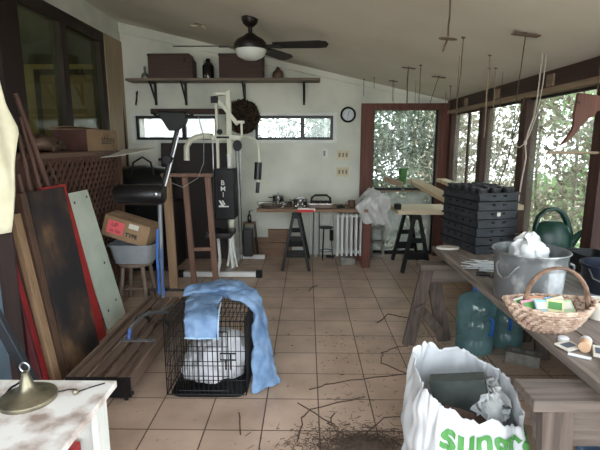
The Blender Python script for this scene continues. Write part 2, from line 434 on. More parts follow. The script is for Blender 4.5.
M['bark'] = wood('bark', (88, 72, 58), (120, 100, 82), 'z')
def wig(p0, p1, n, amp, seed, sc=2.):
    p0, p1 = V(p0), V(p1); out = []
    for i in range(n):
        t = i / (n - 1); p = p0.lerp(p1, t); k = math.sin(PI * min(1, t * 1.0)) if 0 < i < n - 1 else 0
        out.append(p + noise.noise_vector(V((seed * 3.1, t * sc * 2, seed))) * amp * (k if k else 0))
    return out
for i, (y, x) in enumerate(((4.9, 2.55), (4.2, 2.55), (3.5, 2.55), (2.9, 2.55))):
    o = MB().tube(wig((x, y, -.15), (x, y + .25, 2.2), 9, .05, i + 2), .014, 6).build('climbing_vine', M['bark'], smooth=True)
    tag(o, 'thin bare vine stem climbing outside the right windows', 'plant stem', 'vine stems outside')

# ------------------------------------------------------------------ camera, light
cam = bpy.data.cameras.new('camera'); co = bpy.data.objects.new('camera', cam); COL.objects.link(co)
cam.sensor_fit = 'HORIZONTAL'; cam.sensor_width = 36; cam.lens = 27; cam.clip_start = .02
PITCH = math.atan(82 / 450); YAW = math.atan(7 / 450 * math.cos(PITCH))
co.location = (0, 0, 1.5); co.rotation_euler = (PI / 2 - PITCH, 0, YAW); SC.camera = co
w = bpy.data.worlds.new('sky'); SC.world = w; w.use_nodes = True
nt = w.node_tree; bg = nt.nodes['Background']
tc = nt.nodes.new('ShaderNodeTexCoord'); sp = nt.nodes.new('ShaderNodeSeparateXYZ'); rp = nt.nodes.new('ShaderNodeValToRGB')
nt.links.new(tc.outputs['Generated'], sp.inputs[0]); nt.links.new(sp.outputs['Z'], rp.inputs[0]); nt.links.new(rp.outputs[0], bg.inputs[0])
rp.color_ramp.elements[0].position = 0; rp.color_ramp.elements[0].color = (.92, .97, 1.0, 1)
rp.color_ramp.elements[1].position = .8; rp.color_ramp.elements[1].color = (.80, .90, 1.0, 1)
bg.inputs[1].default_value = SKY
def lamp(name, kind, loc, e, col=(1, 1, 1), **k):
    l = bpy.data.lights.new(name, kind); l.energy = e; l.color = col
    for a, b in k.items(): setattr(l, a, b)
    o = bpy.data.objects.new(name, l); COL.objects.link(o); o.location = loc; return o
lamp('added_fill_light', 'POINT', (-3.6, 4.2, 2.5), 24, (1, .82, .55), shadow_soft_size=.08)  # fill light added for the next room
SC.view_settings.view_transform = 'Standard'; SC.view_settings.look = 'None'
SC.view_settings.exposure = EXPO; SC.view_settings.gamma = 1
try: SC.view_settings.use_curve_mapping = False
except Exception: pass
# ================================================================== LEFT SIDE AND BACK WALL
M['lattice'] = wood('lattice_wood', (72, 48, 39), (98, 68, 56), 'z')
M['sill'] = wood('counter_wood', (84, 64, 53), (112, 88, 73), 'y')
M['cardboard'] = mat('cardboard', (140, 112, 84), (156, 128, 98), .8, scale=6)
M['cardboard_shaded'] = mat('shaded_cardboard', (64, 38, 32), (82, 52, 44), .8, scale=6)  # cardboard darkened for the faces turned from the windows
M['ink'] = mat('black_ink', (34, 30, 28))
M['paper'] = mat('paper', (200, 196, 184), (214, 210, 200), .7)
M['canvas'] = mat('cream_canvas', (200, 196, 166), (218, 214, 188), .85, scale=7, bump=.1)
M['steel'] = mat('steel', (150, 152, 154), (176, 178, 180), .3, .9, scale=10)
M['greysteel'] = mat('painted_grey_steel', (104, 106, 110), (124, 126, 130), .45, .3)
M['pole'] = wood('old_branch_wood', (72, 50, 43), (112, 82, 70), 'z', bump=.5)
M['black_vinyl'] = mat('black_vinyl', (16, 15, 17), (26, 24, 26), .35, scale=20, bump=.1)
M['bluetape'] = mat('blue_plastic', (44, 88, 160), (56, 104, 178), .45)
M['oldwood'] = wood('weathered_machine_wood', (92, 74, 62), (124, 104, 90), 'y')
M['redwood'] = wood('red_brown_frame_wood', (104, 76, 62), (130, 98, 82), 'z')
M['tanwood'] = wood('tan_stud', (136, 108, 82), (164, 134, 104), 'z')
M['cream_metal'] = mat('cream_enamel', (206, 206, 186), (218, 218, 200), .4, scale=5)
M['whitemetal'] = mat('white_enamel', (216, 218, 216), (228, 230, 228), .4, scale=5)
M['rusty'] = mat('rust_stained_dark_sheet', (36, 33, 36), (126, 98, 70), .75, scale=3.2, lo=.40, hi=.66, bump=.15, c3=(66, 52, 45), stretch=(1, 1, .8))
M['red'] = mat('red_paint', (150, 36, 36), (176, 50, 46), .55, scale=7)
M['darkred'] = mat('dark_red_paint', (120, 24, 30), (146, 34, 38), .5, scale=6)
M['palegreen'] = mat('pale_green_board', (186, 198, 184), (204, 212, 198), .6, scale=4)
M['rustwood'] = wood('rough_edged_wood', (74, 54, 43), (104, 78, 62), 'z', bump=.5)
M['bluegrey'] = mat('blue_grey_paint', (70, 82, 96), (92, 104, 116), .5)
M['darkpanel'] = mat('dark_brown_panel', (30, 22, 22), (44, 32, 31), .6, scale=3)
M['brown_chest'] = wood('dark_brown_chest', (52, 34, 30), (76, 50, 43), 'x')
M['bottle_dark'] = mat('dark_glass_bottle', (22, 18, 16), (32, 26, 22), .15, sp=.7)
M['clearglass'] = glass('clear_bottle_glass', tint=(200, 206, 200), refl=.12, dirt=.25)
M['stoneware'] = mat('brown_stoneware', (78, 62, 52), (104, 82, 66), .4, scale=8)
M['brass'] = mat('tarnished_brass', (108, 104, 90), (150, 142, 120), .36, .8, scale=14, c3=(130, 124, 104))
M['pink'] = mat('pink_sticker', (232, 98, 104), (240, 110, 114), .6)
M['greybin'] = mat('grey_plastic_bin', (128, 134, 140), (146, 150, 154), .5)
M['stoolwood'] = wood('stool_wood', (98, 84, 74), (134, 116, 102), 'z')

# ---- lattice-sided counter
t = thing('lattice_counter', 'brown counter with diamond lattice side under the left window', 'counter', (-2.16, 3.95, 0))
MB().bx(-2.385, -1.90, 3.15, 4.72, 1.385, 1.425).build('countertop', M['sill'], t, bevel=.004)
lm = MB(); x = -1.945
def lat(sgn, xx):
    y0, y1, z0, z1 = 3.22, 4.62, .05, 1.36; st = .098
    k = -40
    while k < 60:
        c = k * st; k += 1
        pts = []
        # line z = z0 + s*1.5*(y-y0) + c
        s = sgn * 1.15
        ya, yb = y0, y1; za = z0 + s * (ya - y0) + c; zb = z0 + s * (yb - y0) + c
        if s > 0:
            if za < z0: ya = y0 + (-c) / s; za = z0
            if zb > z1: yb = y0 + (z1 - z0 - c) / s; zb = z1
        else:
            if za > z1: ya = y0 + (z1 - z0 - c) / s; za = z1
            if zb < z0: yb = y0 + (-c) / s; zb = z0
        if yb - ya > .02 and z0 - 1e-6 <= za <= z1 + 1e-6 and z0 - 1e-6 <= zb <= z1 + 1e-6:
            lm.bar((xx, ya, za), (xx, yb, zb), .03, .006, up=(1, 0, 0))
lat(1, x); lat(-1, x - .007)
lm.build('lattice_panel', M['lattice'], t)
MB().bx(-1.97, -1.93, 4.62, 4.70, 0, 1.385).bx(-1.97, -1.93, 3.15, 3.22, 0, 1.385).bx(-1.97, -1.93, 3.22, 4.62, 1.355, 1.385).bx(-1.97, -1.93, 3.22, 4.62, 0, .05).build('lattice_frame', M['lattice'], t)
MB().bx(-2.38, -1.97, 4.68, 4.70, 0, 1.385).build('end_panel', M['lattice'], t)
MB().bx(-2.38, -1.97, 3.15, 3.17, 0, 1.385).build('end_panel', M['lattice'], t)
MB().bx(-2.38, -2.36, 3.17, 4.68, 0, 1.385).build('back_panel', M['darkpanel'], t)
# box on the counter
t = thing('cardboard_box', 'brown cardboard box with a pale open flap on the counter under the left window', 'box', (-2.15, 4.42, 1.425))
MB().bx(-2.3, -1.985, 4.1, 4.74, 1.426, 1.62).build('body', [M['cardboard_shaded']], t, bevel=.002)  # shade of the camera-facing side put into the body colour
MB().bx(-1.984, -1.978, 4.1, 4.74, 1.426, 1.62).build('lit_printed_side', M['cardboard'], t, label='tan printed side of the box, coloured lighter for window light')  # window light put into the lighter colour of this side
put_text('lettering', 'abbey', .13, (-1.976, 4.52, 1.49), (0, 1, 0), (0, 0, 1), M['ink'], t)
MB().slab((-2.3, 4.1, 1.621), (.31, 0, .0), (0, .64, .0), (-.002, 0, .006)).slab((-2.31, 4.05, 1.635), (.18, 0, .01), (0, .62, .0), (0, 0, .005)).build('flap', M['cardboard'], t)
o = MB().lathe([(.02, 0), (.13, .0), (.16, .03), (.15, .08), (.1, .11), (.02, .12)], (-2.17, 3.72, 1.44), 32, 1, 1.2).jitter(.06, 14, 3).build('cloth_bundle', M['stoneware'], smooth=True, angle=180)
tag(o, 'crumpled tan cloth bundle left of the box on the counter', 'cloth')
o = MB().prism([(-1.98, 4.2, 1.36), (-1.80, 4.3, 1.375), (-1.56, 4.66, 1.44), (-1.62, 4.74, 1.444), (-1.92, 4.74, 1.43)], (-.002, 0, .006)).build('loose_board', M['paper'])
tag(o, 'thin pale board sticking out over the end of the lattice counter', 'board')

# ---- black things under and behind the counter end
t = thing('duffel_bag', 'black duffel bag in the dark corner beyond the lattice counter', 'bag', (-1.95, 5.35, .8))
MB().tube([(-2.2, 5.35, 1.0), (-2.17, 5.35, 1.02), (-1.9, 5.35, 1.03), (-1.66, 5.35, 1.02), (-1.63, 5.35, 1.0)], [.1, .2, .22, .2, .1], 16).jitter(.02, 6).build('body', M['black_vinyl'], t, smooth=True)
MB().tube([(-2.05, 5.2, 1.1), (-2.0, 5.2, 1.28), (-1.9, 5.22, 1.34), (-1.8, 5.2, 1.28), (-1.76, 5.2, 1.1)], .012).build('handle', M['black'], t, smooth=True)
MB().tube([(-1.64, 5.3, 1.1), (-1.55, 5.25, 1.18), (-1.53, 5.25, 1.0)], .01).build('strap', M['black'], t, smooth=True)
t = thing('storage_cabinet', 'low black cabinet in the back left corner under the duffel bag', 'cabinet', (-1.95, 5.4, 0))
MB().bx(-2.3, -1.58, 5.15, 5.68, 0, .8).build('body', M['darkpanel'], t, bevel=.008)
MB().bx(-2.28, -1.95, 5.13, 5.15, .06, .78).build('door', M['black'], t, bevel=.004)
MB().bx(-1.93, -1.6, 5.13, 5.15, .06, .78).build('door', M['black'], t, bevel=.004)
# big dark panels leaning on the back wall
o = MB().slab((-1.9, 5.74, 0), (.86, 0, 0), (0, .18, 1.5), (0, .022, -.003)).build('plywood_sheet', M['darkpanel'])
tag(o, 'large dark brown sheet leaning on the back wall behind the home gym', 'board')
o = MB().bx(-2.0, -1.02, 5.88, 5.98, 1.865, 1.93).build('dark_board', M['darkwoodx'], bevel=.004)
tag(o, 'dark wooden board fixed above the left ribbon window', 'board')
o = MB().tube([(-2.34, 5.85, .01), (-2.335, 5.87, .85), (-2.345, 5.9, 1.4), (-2.37, 5.92, 1.9), (-2.385, 5.94, 2.26)], .014, 8).build('walking_cane', M['darkwood'], smooth=True)
tag(o, 'long thin dark cane leaning in the back left corner', 'cane')
o = MB().tube([(-2.19, 5.985, 2.13), (-2.19, 5.95, 2.14), (-2.19, 5.95, 2.06), (-2.2, 5.97, 2.04)], .008).rod((-2.19, 5.99, 2.16), (-2.21, 5.96, 1.98), .009).build('wall_hook', M['blackmetal'], smooth=True)
tag(o, 'small dark hook on the back wall under the shelf end', 'hook')

# ---- leaning boards, poles and sheets at the left
def leanboard(name, bl, br, tl, th, m, label, cat='board', bevel=.003, group=None):
    bl, br, tl = V(bl), V(br), V(tl); u = br - bl; v = tl - bl; n = u.cross(v).normalized()
    if n.x > 0: n = -n
    o = MB().slab(bl, u, v, n * th).build(name, m, bevel=bevel)
    return tag(o, label, cat, group)
leanboard('dark_sheet', (-1.555, 2.713, .002), (-1.545, 3.13, .002), (-1.779, 2.83, 1.19), .02, M['rusty'], 'wide dark rust-stained sheet leaning on the lattice, beside the red board', 'sheet')
leanboard('rough_board', (-1.56, 2.64, .002), (-1.558, 2.70, .002), (-1.79, 2.77, 1.19), .04, M['rustwood'], 'rough-edged brown board left of the wide dark sheet')
leanboard('red_board', (-1.583, 3.02, .002), (-1.583, 3.33, .002), (-1.806, 3.03, 1.20), .02, M['red'], 'faded red board leaning between the dark sheet and the pale green board')
t = leanboard('pale_green_board', (-1.612, 3.44, .002), (-1.614, 3.79, .002), (-1.824, 3.36, 1.12), .018, M['palegreen'], 'pale green board with drilled holes leaning on the lattice')
bl, u, v = V((-1.612, 3.44, .002)), V((-.002, .35, 0)), V((-.212, -.08, 1.118)); n = u.cross(v).normalized(); n = n if n.x > 0 else -n
for a, b in ((.25, .93), (.85, .95), (.72, .45), (.22, .12), (.72, .15)):
    p = bl + u * a + v * b; q = u.normalized(); r = n.cross(q)
    mm = Matrix((q, r, n)).transposed()
    MB().lathe([(.011, 0), (.011, .0015)], p + n * .0005, 12, M=mm).build('bolt_hole', M['ink'], t)
o = MB().bar((-1.57, 2.58, .02), (-1.755, 2.64, 1.08), .07, .035, up=(1, 0, .18)).build('tan_stud', M['tanwood'], bevel=.003)
tag(o, 'tan wooden stud leaning between the red pole and the rough board', 'board')
o = MB().bar((-1.57, 2.49, .02), (-1.72, 2.50, .86), .045, .03, up=(1, 0, .18)).build('red_pole', M['darkred'], bevel=.003)
tag(o, 'narrow dark red board leaning left of the tan stud', 'board')
o = MB().bar((-1.70, 2.46, .01), (-1.86, 2.46, 1.0), .28, .02, up=(0, 1, 0)).build('maroon_board', mat('maroon_paint', (62, 18, 24), (80, 26, 32), .5), bevel=.003)
tag(o, 'wide maroon board in the shade under the cream canvas', 'board')
o = MB().bar((-1.02, 1.80, .01), (-1.36, 1.80, .86), .045, .03, up=(0, 1, 0)).build('blue_grey_board', mat('dark_blue_grey_paint', (26, 30, 36), (36, 41, 48), .5), bevel=.003)
tag(o, 'dark blue-grey board leaning behind the white table', 'board')
o = MB().bar((-1.425, 1.93, .01), (-1.44, 1.95, 1.0), .03, .08, up=(0, 1, 0)).build('pale_blue_strip', mat('pale_blue_paint', (84, 102, 118), (100, 118, 132)), bevel=.003)
tag(o, 'pale blue painted strip at the left edge of the photo', 'board')
o = MB().bx(-2.0, -1.64, 2.425, 2.437, 0.002, 1.93).build('tall_dark_board', M['darkwood'], bevel=.003)
tag(o, 'tall dark board standing behind the cream canvas', 'board')
# cream canvas hung over tall dark boards
CE = [(-1.60, 1.93), (-1.579, 1.811), (-1.561, 1.695), (-1.518, 1.567), (-1.538, 1.437), (-1.561, 1.331), (-1.593, 1.196), (-1.619, 1.019)]
def cv(u, v):
    k = v * 7; i = min(6, int(k)); f = k - i
    ex = CE[i][0] * (1 - f) + CE[i + 1][0] * f; z = CE[i][1] * (1 - f) + CE[i + 1][1] * f
    x = -2.0 + u * (ex + 2.0)
    return V((x, 2.395 + .018 * math.sin(x * 38 + z * 5) - .03 * (1 - u) * v, z + (.05 * (1 - u) if v == 0 else -.05 * (1 - u) * v)))
o = MB().grid(cv, 28, 30).build('canvas_sheet', M['canvas'], smooth=True, solid=.012, angle=180)
tag(o, 'cream canvas sheet hanging over the tall boards at the left edge', 'canvas')
# branch poles
pole0 = None
for i, (b, tp) in enumerate((((-1.72, 3.48, .02), (-1.915, 3.03, 1.82)), ((-1.74, 3.0, .02), (-1.905, 3.0, 1.56)), ((-1.745, 3.56, .02), (-1.865, 3.17, 1.33)),
                             ((-1.742, 3.74, .02), (-1.883, 3.286, 1.364)), ((-1.72, 2.9, .02), (-1.87, 2.9, 1.3)), ((-1.735, 3.24, .02), (-1.90, 3.03, 1.67)), ((-1.735, 3.12, .02), (-1.89, 3.09, 1.44)))):
    r = (.026, .022, .018, .01, .02, .018, .022)[i]
    o = MB().tube(wig(b, tp, 8, .012, i + 3), [r * (1 - .05 * k) for k in range(8)], 10).build('wooden_pole', M['pole'], smooth=True)
    tag(o, ('thickest and tallest branch pole leaning at the left window', 'second tallest branch pole leaning on the lattice counter', 'middle branch pole in front of the lattice',
            'thin short stick rightmost of the branch poles', 'branch pole leaning farthest to the left', 'slim branch pole just behind the tallest one', 'stout short branch pole between the tallest pole and the dark sheet')[i], 'pole', 'branch poles leaning on the lattice counter')

# ---- white table bottom left
M['worn_white'] = mat('scuffed_white_laminate', (150, 132, 122), (222, 220, 216), .5, scale=9, lo=.34, hi=.55, detail=9, c3=(196, 186, 180))
t = thing('white_shelf_table', 'scuffed white laminate shelf unit used as a table in the front left corner', 'table', (-1.05, 1.2, 0))
MB().bx(-1.45, -.69, .8, 1.5, .625, .65).build('tabletop', M['worn_white'], t, bevel=.003)
MB().bx(-1.45, -.69, .8, .801, .62, .65).build('edge_band', M['white'], t)
MB().bx(-1.42, -.715, 1.44, 1.46, .02, .625).build('back_panel', M['white'], t)
MB().bx(-.735, -.715, 1.38, 1.44, .0, .625).build('leg', M['white'], t, bevel=.002)
MB().bx(-.735, -.715, .82, .88, .0, .625).build('leg', M['white'], t, bevel=.002)
MB().bx(-1.42, -1.40, .82, 1.44, .0, .625).build('side_panel', M['white'], t)
MB().bx(-1.40, -.735, .82, 1.44, .39, .41).build('shelf', M['worn_white'], t)
o = MB().bx(-1.0, -.80, 1.18, 1.42, .411, .46).build('red_box', M['red'], bevel=.003)
tag(o, 'flat red box on the lower shelf of the white table', 'box')
# brass lamp foot
t = thing('brass_lamp_base', 'tarnished brass bell-shaped lamp base with a wire ring on the white table', 'lamp base', (-.935, 1.37, .65))
MB().lathe([(.088, 0), (.09, .006), (.088, .014), (.075, .022), (.05, .03), (.03, .04), (.022, .055), (.017, .075), (.013, .085), (.012, .1), (.005, .104)], (-.935, 1.37, .651), 32).build('base', M['brass'], t, smooth=True)
MB().tube([(-.935 + .016 * math.cos(a), 1.37, .768 + .016 * math.sin(a)) for a in [i * PI / 8 for i in range(16)]], .003, 6, closed=True).build('ring', M['steel'], t, smooth=True, label='pale wire ring')
MB().tube(wig((-.93, 1.375, .75), (-1.03, 1.40, .654), 7, .02, 4), .004, 6).build('wire', M['blackmetal'], t, smooth=True)
t = thing('bulb_socket', 'small brass socket with bent wires lying near the white table corner', 'socket', (-.79, 1.41, .65))
MB().lathe([(.002, .0), (.008, .004), (.01, .012), (.008, .018), (.002, .022)], (-.79, 1.40, .651), 14).build('socket', M['brass'], t, smooth=True)
MB().tube([(-.79, 1.41, .655), (-.80, 1.425, .658), (-.83, 1.43, .654), (-.87, 1.41, .653)], .0022, 6).tube([(-.79, 1.41, .656), (-.76, 1.44, .656), (-.72, 1.47, .656)], .0022, 6).build('wire', M['blackmetal'], t, smooth=True)
o = MB().lathe([(.03, 0), (.035, .01), (.012, .02), (.01, .09), (.02, .1), (.028, .12), (.02, .14), (.003, .147)], (-1.13, 1.44, .651), 16).build('glass_finial', M['clearglass'], smooth=True)
tag(o, 'glass knob on a stem at the left edge of the white table', 'ornament')

# ---- ski exercise machine
t = thing('ski_machine', 'old wooden ski exercise machine with long rails and black hip pad', 'exercise machine', (-1.2, 3.1, 0))
for xx in (-1.345, -1.255, -1.165, -1.075):
    MB().bar((xx, 2.44, .135), (xx + .0, 3.82, .135), .055, .022).build('rail', M['oldwood'], t, bevel=.002)
MB().bx(-1.037, -1.02, 2.40, 3.84, .07, .165).build('side_board', M['oldwood'], t, bevel=.002)
MB().bx(-1.40, -1.383, 2.40, 3.84, .07, .165).build('side_board', M['oldwood'], t, bevel=.002)
MB().bx(-1.40, -1.02, 2.385, 2.40, .04, .16).rod((-1.06, 2.41, 0.012), (-1.06, 2.41, .1), .012).rod((-1.36, 2.41, 0.012), (-1.36, 2.41, .1), .012).rod((-1.4, 2.42, .05), (-1.02, 2.42, .05), .012).build('front_foot', M['blackmetal'], t)
MB().tube([(-1.42, 3.86, .012), (-1.42, 3.86, .2), (-1.0, 3.86, .2), (-1.0, 3.86, .012)], .014).build('rear_foot', M['blackmetal'], t)
for (xx, yy) in ((-1.26, 3.25), (-1.075, 3.15)):
    pts = [(xx + .055 * math.cos(a), yy, .15 + .06 * math.sin(a)) for a in [PI * i / 10 for i in range(11)]]
    MB().sweep(pts, (0, .03, 0), .003, 8).build('foot_strap', M['black_vinyl'], t, smooth=True)
for yy in (2.9, 3.42): MB().bx(-1.30, -1.05, yy, yy + .04, .146, .152).build('cross_strap', M['greysteel'], t)
MB().tube([(-1.25, 2.95, .148), (-1.245, 2.98, .22), (-1.20, 3.1, .26), (-1.14, 3.35, .2), (-1.13, 3.6, .16)], .012).build('arm_rail', M['greysteel'], t, smooth=True)
MB().rod((-1.25, 2.95, .148), (-1.246, 2.975, .21), .015).build('blue_grip', M['bluetape'], t, smooth=True, label='blue taped end of the arm rail')
MB().rod((-1.28, 3.80, .15), (-1.27, 3.84, 1.02), .019).build('post', M['greysteel'], t, smooth=True)
MB().sweep([(-1.295, 3.77, .19), (-1.30, 3.78, .5), (-1.285, 3.785, .77)], (.012, 0, 0), .005, 8).sweep([(-1.25, 3.77, .17), (-1.262, 3.78, .4), (-1.255, 3.785, .6)], (.006, 0, 0), .004, 8).build('blue_strap', M['bluetape'], t, smooth=True, label='bright blue strap')
pd = MB().tube([(-1.60, 3.74, 1.07), (-1.595, 3.74, 1.07), (-1.56, 3.74, 1.075), (-1.23, 3.74, 1.075), (-1.20, 3.74, 1.07), (-1.19, 3.74, 1.07)], [.055, .078, .086, .086, .078, .05], 24).build('hip_pad', M['black_vinyl'], t, smooth=True)
MB().lathe([(.016, 0), (.016, .006), (.004, .01)], (-1.24, 3.655, 1.085), 12, M=rotm('X', 90)).build('bolt', M['steel'], pd, smooth=True)
MB().rod((-1.27, 3.86, .95), (-1.2, 3.9, 1.3), .02).rod((-1.24, 3.88, 1.15), (-1.08, 3.93, 1.72), .02).build('upper_post', M['blackmetal'], t, smooth=True)
MB().rod((-1.222, 3.86, 1.13), (-1.10, 3.9, 1.56), .011).build('steel_tube', M['steel'], t, smooth=True)
MB().lathe([(.035, -.03), (.04, 0), (.035, .03)], (-1.19, 3.87, 1.36), 14, M=rotm('X', 90)).rod((-1.27, 3.87, 1.36), (-1.14, 3.87, 1.37), .012).build('clamp', M['black'], t, smooth=True)
MB().prism([(-1.27, 3.87, 1.76), (-1.02, 3.87, 1.75), (-1.03, 3.87, 1.66), (-1.09, 3.87, 1.60), (-1.17, 3.87, 1.6), (-1.22, 3.87, 1.68)], (0, .11, .02)).build('console', M['black'], t, bevel=.008)
MB().tube([(-1.31, 3.92, 1.75), (-1.27, 3.9, 1.72), (-1.0, 3.9, 1.72), (-.97, 3.92, 1.74)], .012).build('handlebar', M['black'], t, smooth=True)
MB().tube([(-1.17, 3.88, 1.16), (-1.08, 3.9, 1.12), (-.95, 3.92, 1.2), (-.9, 3.94, 1.33), (-.89, 3.94, 1.55), (-.93, 3.94, 1.72)], .004, 6).build('cord', M['steel'], t, smooth=True)

# ---- stool, bin, carton
t = thing('wooden_stool', 'worn wooden stool carrying a grey bin and a carton', 'stool', (-1.62, 4.12, 0))
MB().lathe([(.0, .0), (.155, .0), (.16, .012), (.155, .03), (0, .032)], (-1.62, 4.12, .37), 24).build('seat', M['stoolwood'], t, smooth=True)
for sx, sy in ((-1, -1), (1, -1), (1, 1), (-1, 1)):
    MB().rod((-1.62 + sx * .13, 4.12 + sy * .13, 0), (-1.62 + sx * .09, 4.12 + sy * .09, .372), .02, 10).build('leg', M['stoolwood'], t, smooth=True)
for sy in (-1, 1):
    MB().rod((-1.735, 4.12 + sy * .115, .16), (-1.505, 4.12 + sy * .115, .16), .01).build('stretcher', M['stoolwood'], t, smooth=True)
t = thing('plastic_bin', 'grey plastic bin on the wooden stool under the tilted carton', 'bin', (-1.62, 4.12, .403))
def rrect(w, d, z, n=28, p=.35):
    out = []
    for i in range(n):
        a = 2 * PI * i / n; c, s = math.cos(a), math.sin(a)
        out.append((w * abs(c) ** p * (1 if c > 0 else -1), d * abs(s) ** p * (1 if s > 0 else -1), z))
    return out
def tub(c, rings, th=.004, n=28, p=.35):
    """open rounded-rectangular vessel; rings (half w, half d, z) from bottom to rim"""
    mb = MB(); c = V(c); vs = []
    allr = [(.001, .001, rings[0][2])] + list(rings) + [(w - th, d - th, z) for w, d, z in rings[::-1]] + [(.001, .001, rings[0][2] + th)]
    allr[-2] = (rings[0][0] - th, rings[0][1] - th, rings[0][2] + th)
    for w, d, z in allr: vs += [c + V(q) for q in rrect(w, d, z, n, p)]
    fs = []
    for i in range(len(allr) - 1):
        for j in range(n): fs.append([i * n + j, i * n + (j + 1) % n, (i + 1) * n + (j + 1) % n, (i + 1) * n + j])
    return mb.add(vs, fs)
tub((-1.62, 4.12, .403), [(.17, .13, 0), (.2, .15, .16), (.215, .165, .162), (.215, .165, .18)]).build('body', M['greybin'], t, smooth=True)
MB().lathe([(.0, 0), (.15, 0), (.16, .03), (.14, .035), (0, .03)], (-1.62, 4.1, .41), 20, 1, .7).build('contents', M['stoneware'], t, smooth=True)
t = thing('carton', 'tilted cardboard carton with a pink sticker on the grey bin', 'box', (-1.63, 4.1, .6))
rm = rotm('Y', 17)
c0 = V((-1.64, 4.1, .715)); ax, az = rm @ V((1, 0, 0)), rm @ V((0, 0, 1)); ay = V((0, 1, 0))
MB().box(c0, (.42, .26, .19), rm).build('body', M['cardboard'], t, bevel=.003)
MB().slab(c0 + az * .096 - ax * .21 - ay * .13, ax * .42, ay * .12, az * .004).slab(c0 + az * .096 - ax * .21 + ay * .01, ax * .42, ay * .12, az * .004).build('flap', M['cardboard'], t)
MB().slab(c0 - ay * .1325 - ax * .17 - az * .055, ax * .15, az * .12, ay * .002).build('sticker', M['pink'], t, label='pink sticker')
put_text('handwriting', 'UP', .05, c0 - ay * .134 - ax * .105 + az * .015, ax, az, M['ink'], t)
put_text('handwriting', 'to Go', .04, c0 - ay * .134 - ax * .09 - az * .035, ax, az, M['ink'], t)
MB().slab(c0 - ay * .1325 + ax * .02 + az * .035, ax * .09, az * .045, ay * .002).build('address_label', M['paper'], t)
put_text('lettering', 'TYPE', .05, c0 - ay * .133 + ax * .06 - az * .045, ax, az, M['ink'], t, bold=.002)

# ---- tall wooden rack frame
t = thing('wooden_rack', 'tall open wooden frame with a top rail and low rung', 'rack', (-1.18, 4.55, 0))
MB().bar((-1.385, 4.5, 0), (-1.42, 4.55, 1.16), .085, .04, up=(0, 1, 0)).build('post', M['tanwood'], t, bevel=.003)
MB().bar((-1.185, 4.55, 0), (-1.235, 4.55, 1.16), .055, .04, up=(0, 1, 0)).build('post', M['redwood'], t, bevel=.003)
MB().bar((-.965, 4.6, 0), (-1.005, 4.56, 1.16), .058, .04, up=(0, 1, 0)).build('post', M['redwood'], t, bevel=.003)
MB().bar((-1.47, 4.55, 1.18), (-.96, 4.56, 1.18), .06, .035).build('top_rail', M['redwood'], t, bevel=.003)
MB().bar((-1.2, 4.555, .41), (-.98, 4.575, .41), .03, .035).build('rung', M['redwood'], t, bevel=.002)

# ---- home gym
G = 5.1
t = thing('home_gym', 'cream and white multi-station home gym with black weight cover', 'exercise machine', (-.9, 5.1, 0))
MB().bar((-.865, G, .07), (-.865, G, 2.06), .055, .055, up=(0, 1, 0)).bar((-1.0, G, .9), (-1.0, G, 2.03), .03, .045, up=(0, 1, 0)).bar((-1.02, G, 2.03), (-.84, G, 2.03), .05, .035, up=(0, 0, 1)).build('column', M['cream_metal'], t, bevel=.004)
MB().bar((-1.02, G - .03, 2.02), (-.76, G - .05, 1.70), .04, .04, up=(0, 1, 0)).bx(-.79, -.69, G - .08, G - .02, 1.71, 1.74).bar((-.72, G - .05, 1.72), (-.72, G - .05, 1.55), .022, .022, up=(0, 1, 0)).build('top_arm', M['cream_metal'], t, bevel=.003)
MB().lathe([(.035, -.012), (.035, .012)], (-1.0, G - .06, 1.97), 18, M=rotm('X', 90)).bx(-1.05, -.97, G - .055, G - .03, 1.93, 2.0).build('pulley', M['black'], t, smooth=True)
MB().lathe([(.03, -.012), (.03, .012)], (-.96, G - .06, 1.62), 18, M=rotm('X', 90)).build('pulley', M['black'], t, smooth=True)
MB().bx(-1.06, -.74, G - .05, G + .05, 1.535, 1.585).build('yoke', M['cream_metal'], t, bevel=.004)
put_text('badge', 'MW 9700'[:2] + 'KEYS'[:2], .05, (-.93, G - .052, 1.545), (1, 0, 0), (0, 0, 1), M['ink'], t) if 0 else MB().bx(-1.0, -.86, G - .053, G - .05, 1.55, 1.572).build('badge', M['black'], t)
MB().tube([(-1.05, G, 1.57), (-1.14, G - .02, 1.575), (-1.22, G - .06, 1.56), (-1.29, G - .08, 1.52), (-1.325, G - .09, 1.46), (-1.33, G - .09, 1.31)], .032, 12).build('press_arm', M['cream_metal'], t, smooth=True)
MB().tube([(-.75, G, 1.57), (-.64, G - .02, 1.56), (-.57, G - .06, 1.53), (-.535, G - .08, 1.47), (-.53, G - .08, 1.28), (-.545, G - .08, 1.0)], .014, 10).build('butterfly_arm', M['cream_metal'], t, smooth=True)
MB().rod((-.538, G - .08, 1.29), (-.55, G - .08, 1.1), .042, 14).rod((-.545, G - .08, 1.07), (-.555, G - .08, .95), .022, 12).build('foam_grip', M['black_vinyl'], t, smooth=True)
MB().bx(-1.02, -.80, G - .17, G + .12, .66, 1.22).build('weight_cover', M['black'], t, bevel=.012)
Tx = -.925
for ch, z in (('B', 1.045), ('M', .98), ('I', .915)):
    put_text('lettering', ch, .075, (Tx, G - .1715, z), (1, 0, 0), (0, 0, 1), M['whitemetal'], t, bold=.0005)
MB().prism([(-.975, G - .172, .80), (-.865, G - .172, .80), (-.865, G - .172, .815), (-.91, G - .172, .815), (-.955, G - .172, .875), (-.975, G - .172, .875), (-.945, G - .172, .82), (-.975, G - .172, .82)], (0, -.002, 0)).prism([(-.94, G - .172, .875), (-.925, G - .172, .875), (-.90, G - .172, .83), (-.915, G - .172, .83)], (0, -.002, 0)).build('emblem', M['whitemetal'], t)
